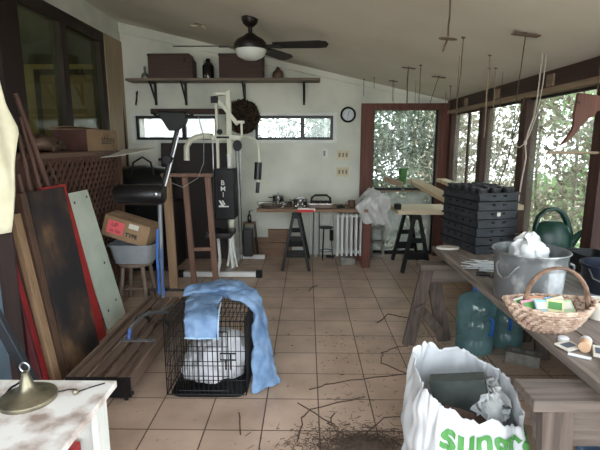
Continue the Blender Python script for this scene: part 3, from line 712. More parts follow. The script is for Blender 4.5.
MB().rod((-.78, G, .1), (-.78, G, 1.55), .008).rod((-.755, G + .03, .1), (-.755, G + .03, 1.55), .006).rod((-1.06, G, .7), (-1.06, G + .02, 1.55), .008).build('guide_rod', M['steel'], t, smooth=True)
MB().rod((-.86, G - .09, 1.38), (-.86, G - .09, 1.24), .026, 12, r2=.02).build('bottle_holder', M['whitemetal'], t, smooth=True)
pu = MB().lathe([(.045, -.016), (.05, -.01), (.042, 0), (.05, .01), (.045, .016)], (-.77, G - .06, 1.47), 18, 1, 1.2, M=rotm('X', 90)).build('pulley', M['black'], t, smooth=True)
MB().rod((-.76, G - .05, 1.42), (-.74, G - .05, .35), .004, 6).rod((-.79, G - .06, 1.42), (-.775, G - .06, .5), .004, 6).build('cable', M['blackmetal'], t)
MB().bx(-1.08, -.80, G - .45, G - .1, .50, .56).build('seat', M['black_vinyl'], t, bevel=.015)
MB().bx(-.74, -.62, G - .05, G + .1, .2, .53).build('leg_pad', M['black_vinyl'], t, bevel=.02)
MB().bar((-.9, 4.9, .04), (-.9, 5.75, .04), .06, .05).bar((-1.40, 4.92, .035), (-.57, 4.92, .035), .06, .055).bar((-.95, 5.72, .035), (-.55, 5.72, .035), .06, .05).build('base_frame', M['whitemetal'], t, bevel=.004)
for xx in (-1.43, -.54): MB().bx(xx - .035, xx + .035, 4.885, 4.955, 0, .075).build('end_cap', M['black'], t, bevel=.004)
MB().bar((-1.0, 4.82, .04), (-.965, 4.85, .2), .035, .035, up=(0, 1, 0)).bar((-.965, 4.85, .2), (-1.0, 4.95, .5), .03, .03, up=(0, 1, 0)).build('leg_lever', M['whitemetal'], t, bevel=.003)
MB().tube([(-.85, G - .2, .5), (-.86, G - .22, .3), (-.89, G - .22, .14)], .012).tube([(-.84, G - .2, .5), (-.81, G - .22, .3), (-.78, G - .22, .13)], .012).tube([(-.86, G - .2, .5), (-.84, G - .23, .28), (-.83, G - .22, .12)], .014).build('hanging_strap', M['whitemetal'], t, smooth=True)

# ---- round wreath on the wall
M['wreath'] = leafmat('dark_dried_leaf', [(46, 36, 30), (84, 68, 54), (34, 28, 24), (112, 94, 74), (60, 50, 38)])
t = thing('hanging_wreath', 'round dark dried wreath hanging on the back wall beside the home gym', 'wreath', (-.82, 5.93, 1.83))
MB().lathe([(.0, -.03), (.2, -.03), (.215, 0), (.2, .03), (0, .035)], (-.82, 5.93, 1.83), 28, M=rotm('X', 90)).jitter(.012, 12).build('backing', M['darkpanel'], t, smooth=True)
lv = MB()
for _ in range(620):
    a = R.uniform(0, 6.28); r = .215 * math.sqrt(R.random()); n = V((R.gauss(0, .6), -1, R.gauss(0, .6))).normalized(); u = n.orthogonal().normalized(); u.rotate(Matrix.Rotation(R.uniform(0, 6.28), 3, n)); v = n.cross(u)
    p = V((-.82 + r * math.cos(a), 5.88 - R.uniform(0, .05), 1.83 + r * math.sin(a))); s = R.uniform(.012, .026)
    lv.add([p - u * s, p - v * s * .5, p + u * s, p + v * s * .5], [[0, 1, 2], [0, 2, 3]])
q = lv.build('leaves', M['wreath'], t); q['kind'] = 'stuff'

# ---- wall shelf and its things
t = thing('wall_shelf', 'long narrow wooden shelf on black brackets high on the back wall', 'shelf', (-1.02, 5.86, 2.255))
MB().bx(-2.24, .16, 5.73, 5.985, 2.255, 2.285).build('board', wood('shelf_board', (104, 92, 78), (134, 120, 104), 'x'), t, bevel=.003)
for xx in (-1.95, -1.56, -.8, -.04):
    MB().bx(xx - .014, xx + .014, 5.75, 5.985, 2.235, 2.255).bx(xx - .014, xx + .014, 5.965, 5.985, 1.98, 2.235).bar((xx, 5.77, 2.245), (xx, 5.975, 2.02), .02, .018, up=(1, 0, 0)).build('bracket', M['blackmetal'], t)
def chest(x0, x1, label, sl):
    t = thing('wooden_chest', label, 'chest', ((x0 + x1) / 2, 5.85, 2.285), 'dark chests on the wall shelf')
    MB().prism([(x0, 5.74, 2.286), (x1, 5.74, 2.286), (x1, 5.74, 2.5), (x1 - sl, 5.74, 2.56), (x0, 5.74, 2.56)], (0, .2, 0)).build('body', M['brown_chest'], t, bevel=.004)
    MB().bx(x0 - .004, x1 - sl + .004, 5.732, 5.945, 2.545, 2.572).build('lid', M['darkwoodx'], t, bevel=.003)
    MB().bx(x1 - .07 - sl, x1 - .04 - sl, 5.733, 5.74, 2.47, 2.53).build('latch', M['blackmetal'], t)
chest(-1.95, -1.40, 'dark wooden chest at the left end of the wall shelf', .04)
chest(-1.08, -.54, 'dark wooden chest on the wall shelf behind the ceiling fan', .0)
t = thing('dark_jug', 'dark shouldered glass jug between the two chests on the wall shelf', 'bottle', (-1.235, 5.85, 2.285))
MB().lathe([(.0, 0), (.07, 0), (.072, .01), (.072, .15), (.05, .19), (.028, .2), (.026, .235), (.03, .24), (.0, .25)], (-1.235, 5.85, 2.286), 24).build('body', M['bottle_dark'], t, smooth=True)
MB().tube([(-1.26, 5.85, 2.51), (-1.285, 5.85, 2.5), (-1.285, 5.85, 2.48)], .006).build('handle', M['bottle_dark'], t, smooth=True)
t = thing('glass_decanter', 'small clear glass bottle at the far left end of the wall shelf', 'bottle', (-2.03, 5.85, 2.285))
MB().lathe([(.0, 0), (.045, 0), (.05, .02), (.04, .06), (.014, .085), (.013, .11), (.02, .115), (.0, .118)], (-2.03, 5.85, 2.286), 20).build('body', M['clearglass'], t, smooth=True)
MB().lathe([(.0, 0), (.012, .0), (.016, .02), (.004, .04)], (-2.03, 5.85, 2.405), 14).build('stopper', M['clearglass'], t, smooth=True)
t = thing('stoneware_jar', 'small round brown jar at the right of the wall shelf', 'jar', (-.365, 5.85, 2.285))
MB().lathe([(.0, 0), (.055, 0), (.068, .03), (.066, .07), (.04, .1), (.026, .108), (.03, .12), (.0, .122)], (-.365, 5.85, 2.286), 22).build('body', M['stoneware'], t, smooth=True)
MB().lathe([(.026, 0), (.02, .012), (.006, .024), (.0, .03)], (-.365, 5.85, 2.408), 14).build('lid', M['stoneware'], t, smooth=True)
MB().tube([(-.335, 5.84, 2.39), (-.31, 5.84, 2.375), (-.31, 5.84, 2.35), (-.3, 5.84, 2.34)], .006).build('handle', M['stoneware'], t, smooth=True)

# ---- clock, switches
t = thing('wall_clock', 'round black-rimmed wall clock above the switches', 'clock', (.53, 5.98, 1.86))
cx = rotm('X', 90)
MB().lathe([(.1, -.0), (.1, .03), (.09, .04), (.075, .03), (.075, .0)], (.53, 5.998, 1.86), 36, M=cx).build('rim', M['black'], t, smooth=True)
MB().lathe([(.0, 0.0), (.076, .0), (.076, .018), (.0, .018)], (.53, 5.998, 1.86), 32, M=cx).build('face', mat('clock_face', (170, 180, 186), (190, 198, 200), .3), t, smooth=True)
tk = MB()
for i in range(12):
    a = i * PI / 6; d = V((math.sin(a), 0, math.cos(a))); tk.bar(V((.53, 5.979, 1.86)) + d * .058, V((.53, 5.979, 1.86)) + d * .07, .004, .002, up=(0, 1, 0))
tk.build('hour_marks', M['ink'], t)
MB().bar((.53, 5.976, 1.86), (.545, 5.976, 1.905), .006, .002, up=(0, 1, 0)).build('hand', M['ink'], t)
MB().bar((.53, 5.975, 1.86), (.525, 5.975, 1.80), .005, .002, up=(0, 1, 0)).build('hand', M['ink'], t)
M['almond'] = mat('almond_plastic', (196, 184, 150), (206, 194, 162), .45)
M['almond2'] = mat('almond_toggle', (120, 106, 84), (130, 116, 92), .45)
def plate(z, label):
    t = thing('switch_plate', label, 'light switch', (.475, 5.99, z), 'switch plates on the back wall')
    MB().bx(.395, .555, 5.988, 6.0, z - .06, z + .06).build('plate', M['almond'], t, bevel=.003)
    for k in (-1, 0, 1): MB().bx(.475 + k * .046 - .012, .475 + k * .046 + .012, 5.98, 5.988, z - .028, z + .028).build('switch', M['almond2'], t, bevel=.002)
plate(1.345, 'upper almond switch plate on the back wall under the clock'); plate(1.125, 'lower almond switch plate on the back wall')
t = thing('wall_mounted_thermostat', 'small white thermostat box on the wall left of the switches', 'thermostat', (.235, 5.98, 1.36))
MB().bx(.205, .27, 5.965, 6.0, 1.31, 1.42).build('body', M['white'], t, bevel=.004)
MB().bx(.215, .24, 5.96, 5.965, 1.33, 1.40).build('dial', mat('grey_dial', (120, 124, 124)), t)

# ---- ceiling fan
FX, FY = -.495, 4.13; FZ = cz(FX)
M['bronze'] = mat('dark_bronze', (30, 25, 25), (42, 35, 34), .4, .5)
M['blade'] = wood('dark_fan_blade', (32, 26, 27), (46, 37, 37), 'x')
t = thing('ceiling_fan', 'dark bronze ceiling fan with a white dome light', 'ceiling fan', (FX, FY, FZ))
MB().lathe([(.0, .02), (.07, .0), (.072, -.02), (.06, -.055), (.03, -.08), (.0, -.085)], (FX, FY, FZ + .005), 24).build('canopy', M['bronze'], t, smooth=True)
MB().rod((FX, FY, FZ - .06), (FX, FY, FZ - .16), .018, 12).build('downrod', M['bronze'], t, smooth=True)
MB().lathe([(.0, -.13), (.035, -.13), (.06, -.15), (.115, -.18), (.14, -.21), (.145, -.24), (.14, -.265), (.0, -.27)], (FX, FY, FZ), 32).build('motor', M['bronze'], t, smooth=True)
MB().lathe([(.14, -.262), (.135, -.285), (.11, -.32), (.06, -.345), (.0, -.352)], (FX, FY, FZ), 32).build('light_dome', mat('opal_glass', (206, 212, 206), (216, 220, 214), .3), t, smooth=True, label='white glass dome')
for a in (180, 62, -6):
    rz = rotm('Z', a); base = V((FX, FY, FZ - .235)); tilt = rotm('X', -13)
    def bp(px_, py_, pz_): return base + rz @ (V((px_, 0, 0)) + tilt @ V((0, py_, pz_)))
    lo = [(.20, -.055), (.28, -.062), (.6, -.07), (.66, -.05), (.68, 0), (.66, .06), (.58, .07), (.28, .055), (.20, .05)]
    b = MB().prism([bp(x_, y_, 0) for x_, y_ in lo], rz @ (tilt @ V((0, 0, .007)))).build('blade', M['blade'], t)
    MB().prism([bp(x_, y_, -.008) for x_, y_ in ((.1, -.03), (.2, -.03), (.26, -.045), (.27, .045), (.2, .03), (.1, .03))], rz @ (tilt @ V((0, 0, .007)))).build('blade_bracket', M['bronze'], b)
t = thing('ceiling_fitting', 'small broken metal fitting on the ceiling left of the fan', 'ceiling fitting', (-1.12, 4.93, 2.7))
z0 = cz(-1.12)
MB().lathe([(.04, 0), (.042, -.01), (.02, -.018), (.0, -.02)], (-1.12, 4.93, z0 + .004), 16).build('plate', M['steel'], t, smooth=True)
MB().tube([(-1.12, 4.93, z0 - .01), (-1.17, 4.92, z0 - .02), (-1.2, 4.92, z0 - .01)], .008).tube([(-1.1, 4.93, z0 - .01), (-1.06, 4.92, z0 - .03), (-1.05, 4.92, z0 - .05)], .01).build('bracket', M['almond'], t, smooth=True)
# ================================================================== BACK BENCH, RIGHT SIDE AND FOREGROUND
M['benchwood'] = wood('bench_plank', (110, 84, 64), (142, 112, 88), 'x')
M['creamwood'] = wood('pale_pine', (206, 188, 158), (224, 208, 180), 'x', bump=.08)
M['creamwoody'] = wood('pale_pine_long', (196, 174, 140), (216, 198, 166), 'y', bump=.08)
M['greywood'] = wood('weathered_grey_plank', (124, 119, 115), (172, 167, 162), 'y', rough=.8, bump=.4)
M['darkplank'] = wood('dark_weathered_plank', (88, 77, 69), (142, 131, 122), 'y', rough=.8, bump=.4)
M['horsewood'] = wood('weathered_sawhorse_wood', (66, 57, 52), (102, 90, 83), 'z', rough=.85, bump=.4)
M['horsewoodx'] = wood('weathered_sawhorse_beam', (78, 69, 63), (116, 106, 99), 'x', rough=.85, bump=.4)
M['concrete'] = mat('concrete', (120, 118, 112), (146, 144, 138), .95, scale=20, bump=.3)
M['chrome'] = mat('chrome', (180, 180, 180), (205, 205, 205), .18, 1.)
M['galv'] = mat('galvanised_metal', (124, 128, 130), (188, 192, 194), .42, .5, scale=7, lo=.4, hi=.62, c3=(128, 132, 134))
M['zincpatch'] = mat('bleached_zinc', (150, 156, 160), (190, 194, 196), .6, .2, scale=16)
M['planter'] = mat('black_tray_plastic', (26, 27, 30), (42, 44, 48), .5, scale=9)
M['trayside'] = mat('dusty_black_plastic', (34, 37, 43), (50, 54, 60), .55, scale=9)
M['greencan'] = mat('dark_green_plastic', (16, 48, 40), (22, 60, 50), .38, scale=5)
M['clearbag'] = mat('white_translucent_film', (206, 210, 212), (224, 228, 230), .35, scale=8)
M['wicker'] = mat('pale_wicker', (150, 122, 104), (200, 178, 158), .75, scale=30, bump=.2)
M['wicker2'] = mat('brown_wicker', (104, 80, 66), (142, 114, 94), .75, scale=30, bump=.2)
M['whiteplastic'] = mat('white_film', (196, 200, 204), (214, 218, 222), .45, scale=4)
M['green'] = mat('bag_green', (66, 132, 62), (76, 144, 70), .5)
M['bagdark'] = mat('dark_bag_print', (60, 70, 68), (70, 80, 78), .5)
M['denim'] = mat('light_blue_denim', (88, 118, 154), (128, 156, 190), .9, scale=9, bump=.2, detail=8)
M['denim_seam'] = mat('pale_seam', (160, 190, 216), (176, 204, 226), .9)
M['sheetcloth'] = mat('white_sheet_cloth', (214, 216, 222), (230, 232, 236), .8, scale=6, bump=.15)
M['bluecap'] = mat('blue_cap', (30, 92, 178), (42, 108, 196), .4)
M['leafbrown'] = mat('dry_leaf', (92, 70, 50), (128, 100, 74), .9, scale=20)
M['twig'] = mat('twig_bark', (74, 60, 50), (98, 82, 70), .9, scale=20)

# ---- plastic saw horses
def plastic_horse(cx, cy, label, rz=0, hgt=.685, sp=.16, ln=.28):
    t = thing('saw_horse', label, 'saw horse', (cx, cy, 0), 'black plastic saw horses')
    mb = MB().prism([(cx - .045, cy - ln, hgt - .06), (cx + .045, cy - ln, hgt - .06), (cx + .035, cy - ln, hgt), (cx - .035, cy - ln, hgt)], (0, 2 * ln, 0)).build('beam', M['black'], t, bevel=.005)
    for sx in (-1, 1):
        for sy in (-1, 1):
            MB().bar((cx + sx * sp, cy + sy * (ln + .03), 0), (cx + sx * .03, cy + sy * (ln - .04), hgt - .03), .075, .035, up=(sx, 0, .2)).build('leg', M['black'], t, bevel=.006)
    for sy in (-1, 1):
        MB().bar((cx - sp * .68, cy + sy * (ln + .008), .2), (cx + sp * .68, cy + sy * (ln + .008), .2), .02, .09).bar((cx - sp * .4, cy + sy * (ln - .01), .38), (cx + sp * .4, cy + sy * (ln - .01), .38), .02, .06).build('cross_brace', M['black'], t, bevel=.004)
    return t
t = plastic_horse(-.13, 5.5, 'black plastic saw horse under the left end of the cluttered bench')
t2 = plastic_horse(1.28, 5.42, 'black plastic saw horse under the pale pine plank by the back door')
# bench plank
t = thing('bench_top', 'long brown bench plank on a saw horse along the back wall', 'bench', (.1, 5.55, .686))
MB().bx(-.60, .80, 5.3, 5.78, .687, .725).build('plank', M['benchwood'], t, bevel=.004)
MB().bx(-.11, .10, 5.29, 5.299, .70, .74).build('white_label', mat('white_tape', (214, 212, 208)), t)
MB().bx(-.11, .085, 5.285, 5.298, .69, .722).build('red_label', mat('red_tape', (196, 48, 48)), t, label='red tape strip')
MB().bx(.67, .77, 5.32, 5.40, .0, .687).build('leg', M['doorwood'], t, bevel=.004)
MB().bx(.60, .70, 5.66, 5.74, .0, .687).build('leg', M['doorwood'], t, bevel=.004)
# clutter on bench
t = thing('wire_tray', 'shiny wire basket at the left end of the bench', 'basket', (-.44, 5.5, .725))
mb = MB()
for z, k in ((.003, .85), (.03, .92), (.06, 1.0)):
    mb.tube([(-.44 + .17 * k * c, 5.45 + .1 * k * s, .726 + z) for c, s in [(math.cos(a), math.sin(a)) for a in [i * PI / 10 for i in range(20)]]], .004, 6, closed=True)
for i in range(24):
    a = i * PI / 12; mb.rod((-.44 + .17 * .85 * math.cos(a), 5.45 + .1 * .85 * math.sin(a), .729), (-.44 + .17 * math.cos(a), 5.45 + .1 * math.sin(a), .786), .003, 5)
mb.build('wires', M['chrome'], t, smooth=True)
MB().lathe([(.0, .0), (.12, 0), (.135, .03), (.13, .03), (.115, .006), (0, .006)], (-.44, 5.45, .733), 24, 1, .62).build('liner', M['chrome'], t, smooth=True)
def pot(x, y, z, r, h, label, m, lid=True, name='pot'):
    t = thing(name, label, 'pot', (x, y, z))
    MB().lathe([(.0, 0), (r * .92, 0), (r, .01), (r, h), (r * 1.05, h + .004), (r * .95, h + .002), (r * .93, .01), (0, .01)], (x, y, z), 24).build('body', m, t, smooth=True)
    if lid:
        MB().lathe([(r * 1.02, h + .004), (r * .8, h + .018), (r * .2, h + .026), (0, h + .028)], (x, y, z), 24).lathe([(.008, h + .026), (.012, h + .04), (0, h + .044)], (x, y, z), 12).build('lid', m, t, smooth=True)
    MB().rod((x - r, y, z + h * .8), (x - r - .05, y, z + h * .85), .006).build('handle', M['black'], t, smooth=True)
    return t
pot(-.36, 5.64, .726, .075, .12, 'steel pot behind the wire basket on the bench', M['chrome'])
pot(-.08, 5.5, .726, .085, .1, 'wide steel pan right of the wire basket on the bench', M['chrome'])
pot(-.235, 5.5, .726, .055, .06, 'small steel pan between the basket and wide pan', M['chrome'], False)
o = MB().lathe([(.0, 0), (.05, 0), (.075, .03), (.07, .03), (.045, .006), (0, .006)], (-.08, 5.36, .726), 20).build('steel_bowl', M['chrome'], smooth=True)
tag(o, 'small steel bowl at the front edge of the bench', 'bowl')
t = thing('camp_stove', 'black camp stove with wire frame on the bench', 'stove', (.17, 5.48, .725))
MB().bx(.03, .31, 5.36, 5.6, .727, .775).build('body', M['stoneware'], t, bevel=.005)
MB().bx(.02, .32, 5.35, 5.61, .775, .785).build('top', M['chrome'], t, bevel=.002)
MB().tube([(.05, 5.38, .785), (.06, 5.4, .85), (.10, 5.42, .88), (.24, 5.42, .88), (.28, 5.4, .85), (.29, 5.38, .785)], .012).tube([(.05, 5.58, .785), (.06, 5.56, .84), (.10, 5.55, .86), (.24, 5.55, .86), (.28, 5.56, .84), (.29, 5.58, .785)], .01).rod((.1, 5.42, .88), (.1, 5.55, .86), .009).rod((.24, 5.42, .88), (.24, 5.55, .86), .009).build('frame', M['black'], t, smooth=True)
for xx in (.1, .17, .24): MB().lathe([(.0, .0), (.035, 0), (.035, .02), (.0, .025)], (xx, 5.48, .786), 16).build('burner', M['blackmetal'], t, smooth=True)
t = thing('brown_mug', 'brown mug near the right end of the bench', 'mug', (.545, 5.45, .725))
MB().lathe([(.0, 0), (.04, 0), (.045, .01), (.045, .09), (.04, .09), (.038, .01), (0, .01)], (.545, 5.45, .726), 20).build('body', M['stoneware'], t, smooth=True)
MB().tube([(.505, 5.44, .795), (.475, 5.44, .79), (.47, 5.44, .765), (.505, 5.44, .75)], .006).build('handle', M['stoneware'], t, smooth=True)
o = MB().tube([(.36, 5.42, .728), (.4, 5.42, .732), (.43, 5.42, .74), (.46, 5.43, .735)], [.02, .026, .024, .012]).build('hand_tool', M['black'], smooth=True)
tag(o, 'small dark tool beside the brown mug on the bench', 'tool')
# white cloth heap on right end
def heap(name, c, sx, sy, sz, m, amp, sc, label, cat, seed=0, n=40, parent=None, low=.0, p=1):
    mb = MB(); c = V(c)
    def fn(u, v):
        a = u * 2 * PI; ph = v * PI / 2
        r = math.sin(ph * 1.0) if v < 1 else 1
        q = V((math.cos(a) * math.cos(PI / 2 - ph), math.sin(a) * math.cos(PI / 2 - ph), math.cos(ph)))
        d = noise.noise_vector(q * sc + V((seed, seed, 0))) * amp + noise.noise_vector(q * sc * 2.6 + V((seed, 5, 0))) * amp * .6
        z = q.z + d.z
        return c + V(((q.x + d.x) * sx, (q.y + d.y) * sy, max(0.0, z) * sz))
    mb.grid(fn, n, n // 2, cu=True)
    o = mb.build(name, m, parent, smooth=True, angle=180)
    if label: tag(o, label, cat)
    return o
def rag(u, v):   # draped cloth: runs over the bench end and hangs down
    x = .62 + .36 * u + .03 * math.sin(v * 7)
    L = v * .62
    if L < .3: y, z = 5.62 - L, .80 + .12 * math.sin(u * PI) * (1 if L < .25 else .9)
    else:
        y, z = 5.30 - .03 * math.sin(u * 14) - .03, .80 + .1 * math.sin(u * PI) - (L - .3) * (.62 + .45 * math.sin(u * 2.6))
    d = noise.noise_vector(V((u * 4, v * 4, 2))) * .045 + noise.noise_vector(V((u * 9, v * 9, 7))) * .022
    return V((x, y, z)) + d
o = MB().grid(rag, 40, 44).build('white_sheet', mat('grey_white_cloth', (186, 186, 184), (206, 206, 204), .8), smooth=True, solid=.008, angle=180)
tag(o, 'crumpled greyish white cloth hanging over the right end of the bench', 'cloth')
o = heap('cloth_heap', (.80, 5.55, .727), .16, .17, .2, mat('grey_white_cloth_2', (192, 192, 190), (208, 208, 206), .8), .35, 2.6, 'rumpled pale cloth heap on top of the right bench end', 'cloth', 3)
# cinder block on end
t = MB()
bx0, bx1, by0, by1, bz1 = .855, 1.035, 5.86, 5.955, .40
t.bx(bx0, bx1, by0, by1, 0, .035).bx(bx0, bx1, by0, by1, .185, .215).bx(bx0, bx1, by0, by1, bz1 - .035, bz1).bx(bx0, bx0 + .032, by0, by1, .035, bz1 - .035).bx(bx1 - .032, bx1, by0, by1, .035, bz1 - .035)
o = t.build('cinder_block', M['concrete']); tag(o, 'grey concrete block with two holes standing on end by the back door', 'concrete block')
# radiator
t = thing('radiator', 'white finned radiator standing under the bench', 'radiator', (.52, 5.62, 0))
for k in range(6):
    x = .37 + k * .058
    MB().bx(x, x + .03, 5.5, 5.64, .1, .64).build('fin', M['whitemetal'], t, bevel=.012, seg=3)
MB().rod((.36, 5.57, .14), (.70, 5.57, .14), .02).rod((.36, 5.57, .6), (.70, 5.57, .6), .02).build('header_pipe', M['whitemetal'], t, smooth=True)
MB().bx(.43, .60, 5.44, 5.70, .0, .09).build('base', M['concrete'], t, bevel=.005)
# rods under the bench
for i in range(5):
    x = .04 + i * .042
    o = MB().rod((x, 5.86, 0), (x + R.uniform(-.015, .015), 5.978, R.uniform(.66, .68)), .009, 8).build('metal_rod', M['greysteel'] if i % 2 else M['whitemetal'], smooth=True)
    tag(o, 'thin metal rod leaning on the back wall under the bench', 'rod', 'metal rods under the bench')
t = thing('plant_stand', 'thin black wire plant stand under the bench', 'stand', (.25, 5.72, 0))
MB().lathe([(.0, 0), (.09, .0), (.09, .012), (0, .012)], (.25, 5.72, .42), 20).build('top', M['black'], t, smooth=True)
for a in (0, 2.1, 4.2): MB().rod((.25 + .09 * math.cos(a), 5.72 + .09 * math.sin(a), 0), (.25 + .06 * math.cos(a), 5.72 + .06 * math.sin(a), .42), .006).build('leg', M['black'], t, smooth=True)
MB().tube([(.25 + .08 * math.cos(a), 5.72 + .08 * math.sin(a), .12) for a in [i * PI / 8 for i in range(16)]], .005, 6, closed=True).build('ring', M['black'], t, smooth=True)
t = thing('floor_squeegee', 'white pole with a black grip standing left of the radiator', 'tool', (.335, 5.85, 0))
MB().rod((.33, 5.82, .03), (.33, 5.96, .68), .014).build('pole', M['whitemetal'], t, smooth=True)
MB().rod((.33, 5.862, .22), (.33, 5.892, .36), .026).build('grip', M['black'], t, smooth=True)
MB().bx(.26, .36, 5.80, 5.84, 0, .035).build('head', M['black'], t, bevel=.004)
# scrap wood by the wall
for i, (x0, x1, y, z0, z1, dz, lb) in enumerate(((-.78, -.20, 5.93, .0, .13, 0, 'lowest brown offcut plank along the back wall'), (-.72, -.16, 5.9, .132, .19, 0, 'second brown offcut plank of the stack along the back wall'),
      (-.52, -.22, 5.94, .192, .36, 0, 'short upright brown board on top of the offcut stack'), (-.80, -.5, 5.9, .192, .25, .0, 'thin brown offcut left of the short upright board'))):
    o = MB().slab((x0, y - .02, z0), (x1 - x0, 0, dz), (0, .05, 0), (0, 0, z1 - z0 - .002)).build('wood_offcut', M['benchwood'], bevel=.003)
    tag(o, lb, 'board', 'offcuts along the back wall')
t = thing('side_stand', 'small spindly metal plant stand by the back wall right of the home gym', 'stand', (-.70, 5.78, 0))
MB().bx(-.83, -.67, 5.72, 5.86, .46, .48).build('top', M['benchwood'], t, bevel=.003)
for a, b in ((-.82, 5.73), (-.68, 5.73), (-.82, 5.85), (-.68, 5.85)): MB().rod((a * .94 - .045 + (0.04 if a < -.7 else -.04) * -1, b, 0), (a, b, .46), .006).build('leg', M['blackmetal'], t, smooth=True)
t = thing('spray_bottle', 'small dark bottle on the spindly stand by the back wall', 'bottle', (-.75, 5.79, .48))
MB().lathe([(.0, 0), (.025, 0), (.027, .01), (.027, .08), (.01, .11), (.009, .15), (.0, .152)], (-.75, 5.79, .481), 16).build('body', M['bottle_dark'], t, smooth=True)
MB().rod((-.75, 5.79, .62), (-.70, 5.79, .64), .006).build('spout', M['bottle_dark'], t, smooth=True)

# ---- pine plank on second saw horse, lumber hung near the window
o = MB().bx(1.05, 1.76, 5.14, 5.72, .687, .735).build('pine_plank', M['creamwood'], bevel=.003); tag(o, 'pale pine plank on the black saw horse by the back door', 'plank')
o = MB().bx(1.03, 1.10, 5.2, 5.3, .736, .80).build('plastic_pot', M['black'], bevel=.01); tag(o, 'small black pot on the left end of the pale pine plank', 'pot')
def hung(name, a, b, w, h, m, label, ys, wires=True):
    t = thing(name, label, 'board', (V(a) + V(b)) / 2)
    MB().bar(a, b, w, h).build('board', m, t, bevel=.003)
    for k in ys:
        p = V(a).lerp(V(b), k)
        MB().rod((p.x - w / 2 - .004, p.y, p.z - h / 2), (p.x - w / 2 - .004, p.y, cz(p.x - w / 2)), .0022, 5).build('hanging_wire', M['twig'], t)
hung('pine_board', (1.26, 5.35, 1.06), (1.27, 3.55, .99), .14, .04, M['creamwoody'], 'long pale pine board hung on wires, pointing at the back door', (.12, .9))
hung('pine_board', (1.66, 5.6, 1.05), (1.68, 3.6, .99), .12, .04, M['creamwoody'], 'long pale pine board hung on wires beside the right windows', (.1, .85))
hung('grey_board', (1.0, 5.8, 1.05), (1.2, 5.7, .985), .06, .06, M['tan'], 'short grey board hung across the back door glass', (.5,))
t = thing('glass_vase', 'small green glass with a straw standing on the back door ledge', 'glass', (1.27, 6.0, .876))
MB().lathe([(.0, 0), (.03, 0), (.03, .006), (.01, .02), (.012, .04), (.036, .07), (.036, .072), (.0, .072)], (1.27, 6.0, .877), 18).build('foot', M['clearglass'], t, smooth=True)
M['greenglass'] = mat('green_glass', (66, 110, 62), (90, 136, 80), .2)
MB().lathe([(.0, .07), (.036, .07), (.048, .19), (.044, .19), (.033, .08), (0, .08)], (1.27, 6.0, .877), 18).build('cup', M['greenglass'], t, smooth=True)
MB().rod((1.27, 6.0, 1.05), (1.31, 6.0, 1.10), .005).build('straw', M['twig'], t)
t.scale = (1.25, 1.0, 1.55)

# ---- wires and hooks from the ceiling
def wire(x, y, drop, label, plate=0, m='twig', r=.0035, tilt=(0, 0), rough=.01, cord=True):
    z = cz(x); t = thing('ceiling_wire', label, 'wire', (x, y, z), 'wires hanging from the ceiling')
    if plate:
        MB().box((x, y, z - .012), (plate, .05, .006), rotm('Y', 6)).rod((x, y, z + .005), (x, y, z - .012), .008).build('plate', M['stoneware'], t)
    else:
        MB().lathe([(.014, .004), (.014, -.006), (.0, -.01)], (x, y, z), 10).build('hook', M['stoneware'], t)
    if drop:
        pts = wig((x, y, z - .005), (x + tilt[0], y + tilt[1], z - drop), 8, rough, x * 7 + y)
        MB().tube(pts, r, 5).build('strand', M[m], t, smooth=True)
    return t
wire(.98, 4.57, .42, 'ceiling wire with a plate, third from the right front', .13)
wire(.985, 4.62, .36, 'ceiling wire hanging beside the middle plate') 
wire(1.0, 5.47, .24, 'ceiling wire with a small plate nearest the back door', .1)
wire(1.30, 4.66, .3, 'ceiling wire with a plate slanting down near the wall corner', .13, tilt=(-.06, .1))
wire(1.31, 2.88, .62, 'ceiling wire with a dark plate nearest the camera on the right', .16, tilt=(.3, .75), rough=.015)
wire(1.06, 3.25, .55, 'plain wire hanging from a ceiling hook over the seedling trays', tilt=(0, .05))
wire(1.05, 4.37, .5, 'plain wire right of the middle ceiling plate')
wire(1.53, 5.01, .3, 'short plain wire near the right wall corner')
wire(1.35, 3.52, .6, 'thick pale cord hanging in front of the beam', m='tan', r=.004)
wire(1.53, 3.84, .55, 'pale double wire in front of the right windows', m='tan')
wire(1.50, 3.9, .5, 'thin wire left of the pale double wire', m='tan')
wire(.71, 5.87, .2, 'short wire on the back wall right of the clock')
wire(.80, 5.6, .12, 'very short wire on the ceiling above the back door frame')
t = thing('dangling_wire', 'twisted wire with a cross piece hanging nearest the camera', 'wire', (.78, 2.6, cz(.78)))
MB().tube(wig((.77, 2.62, cz(.77)), (.765, 2.6, 2.07), 8, .012, 5), .005, 6).build('strand', M['twig'], t, smooth=True)
MB().lathe([(.0, .004), (.05, 0), (.052, -.006), (.0, -.008)], (.765, 2.6, 2.06), 16, 1, .5, M=rotm('Y', 5)).build('cross_piece', M['stoneware'], t, smooth=True)
MB().rod((.765, 2.6, 2.06), (.735, 2.58, 1.99), .005).build('stick', M['twig'], t)
t = thing('white_rope', 'knotted white rope hanging in front of the right window post', 'rope', (1.5, 3.1, cz(1.5)))
M['rope'] = mat('white_rope', (172, 164, 150), (190, 182, 170), .9, scale=30)
MB().tube([(1.57, 3.18, cz(1.57)), (1.575, 3.2, 1.95), (1.58, 3.22, 1.8), (1.57, 3.22, 1.68), (1.53, 3.2, 1.58), (1.515, 3.2, 1.5)], .005).tube([(1.595, 3.18, cz(1.595)), (1.6, 3.2, 1.9), (1.59, 3.22, 1.7), (1.54, 3.2, 1.56), (1.515, 3.2, 1.5)], .004).tube([(1.515, 3.2, 1.5), (1.53, 3.2, 1.4), (1.51, 3.2, 1.2), (1.5, 3.2, 1.02)], .005).tube([(1.515, 3.2, 1.5), (1.48, 3.2, 1.47), (1.46, 3.2, 1.475)], .004).build('strand', M['rope'], t, smooth=True)
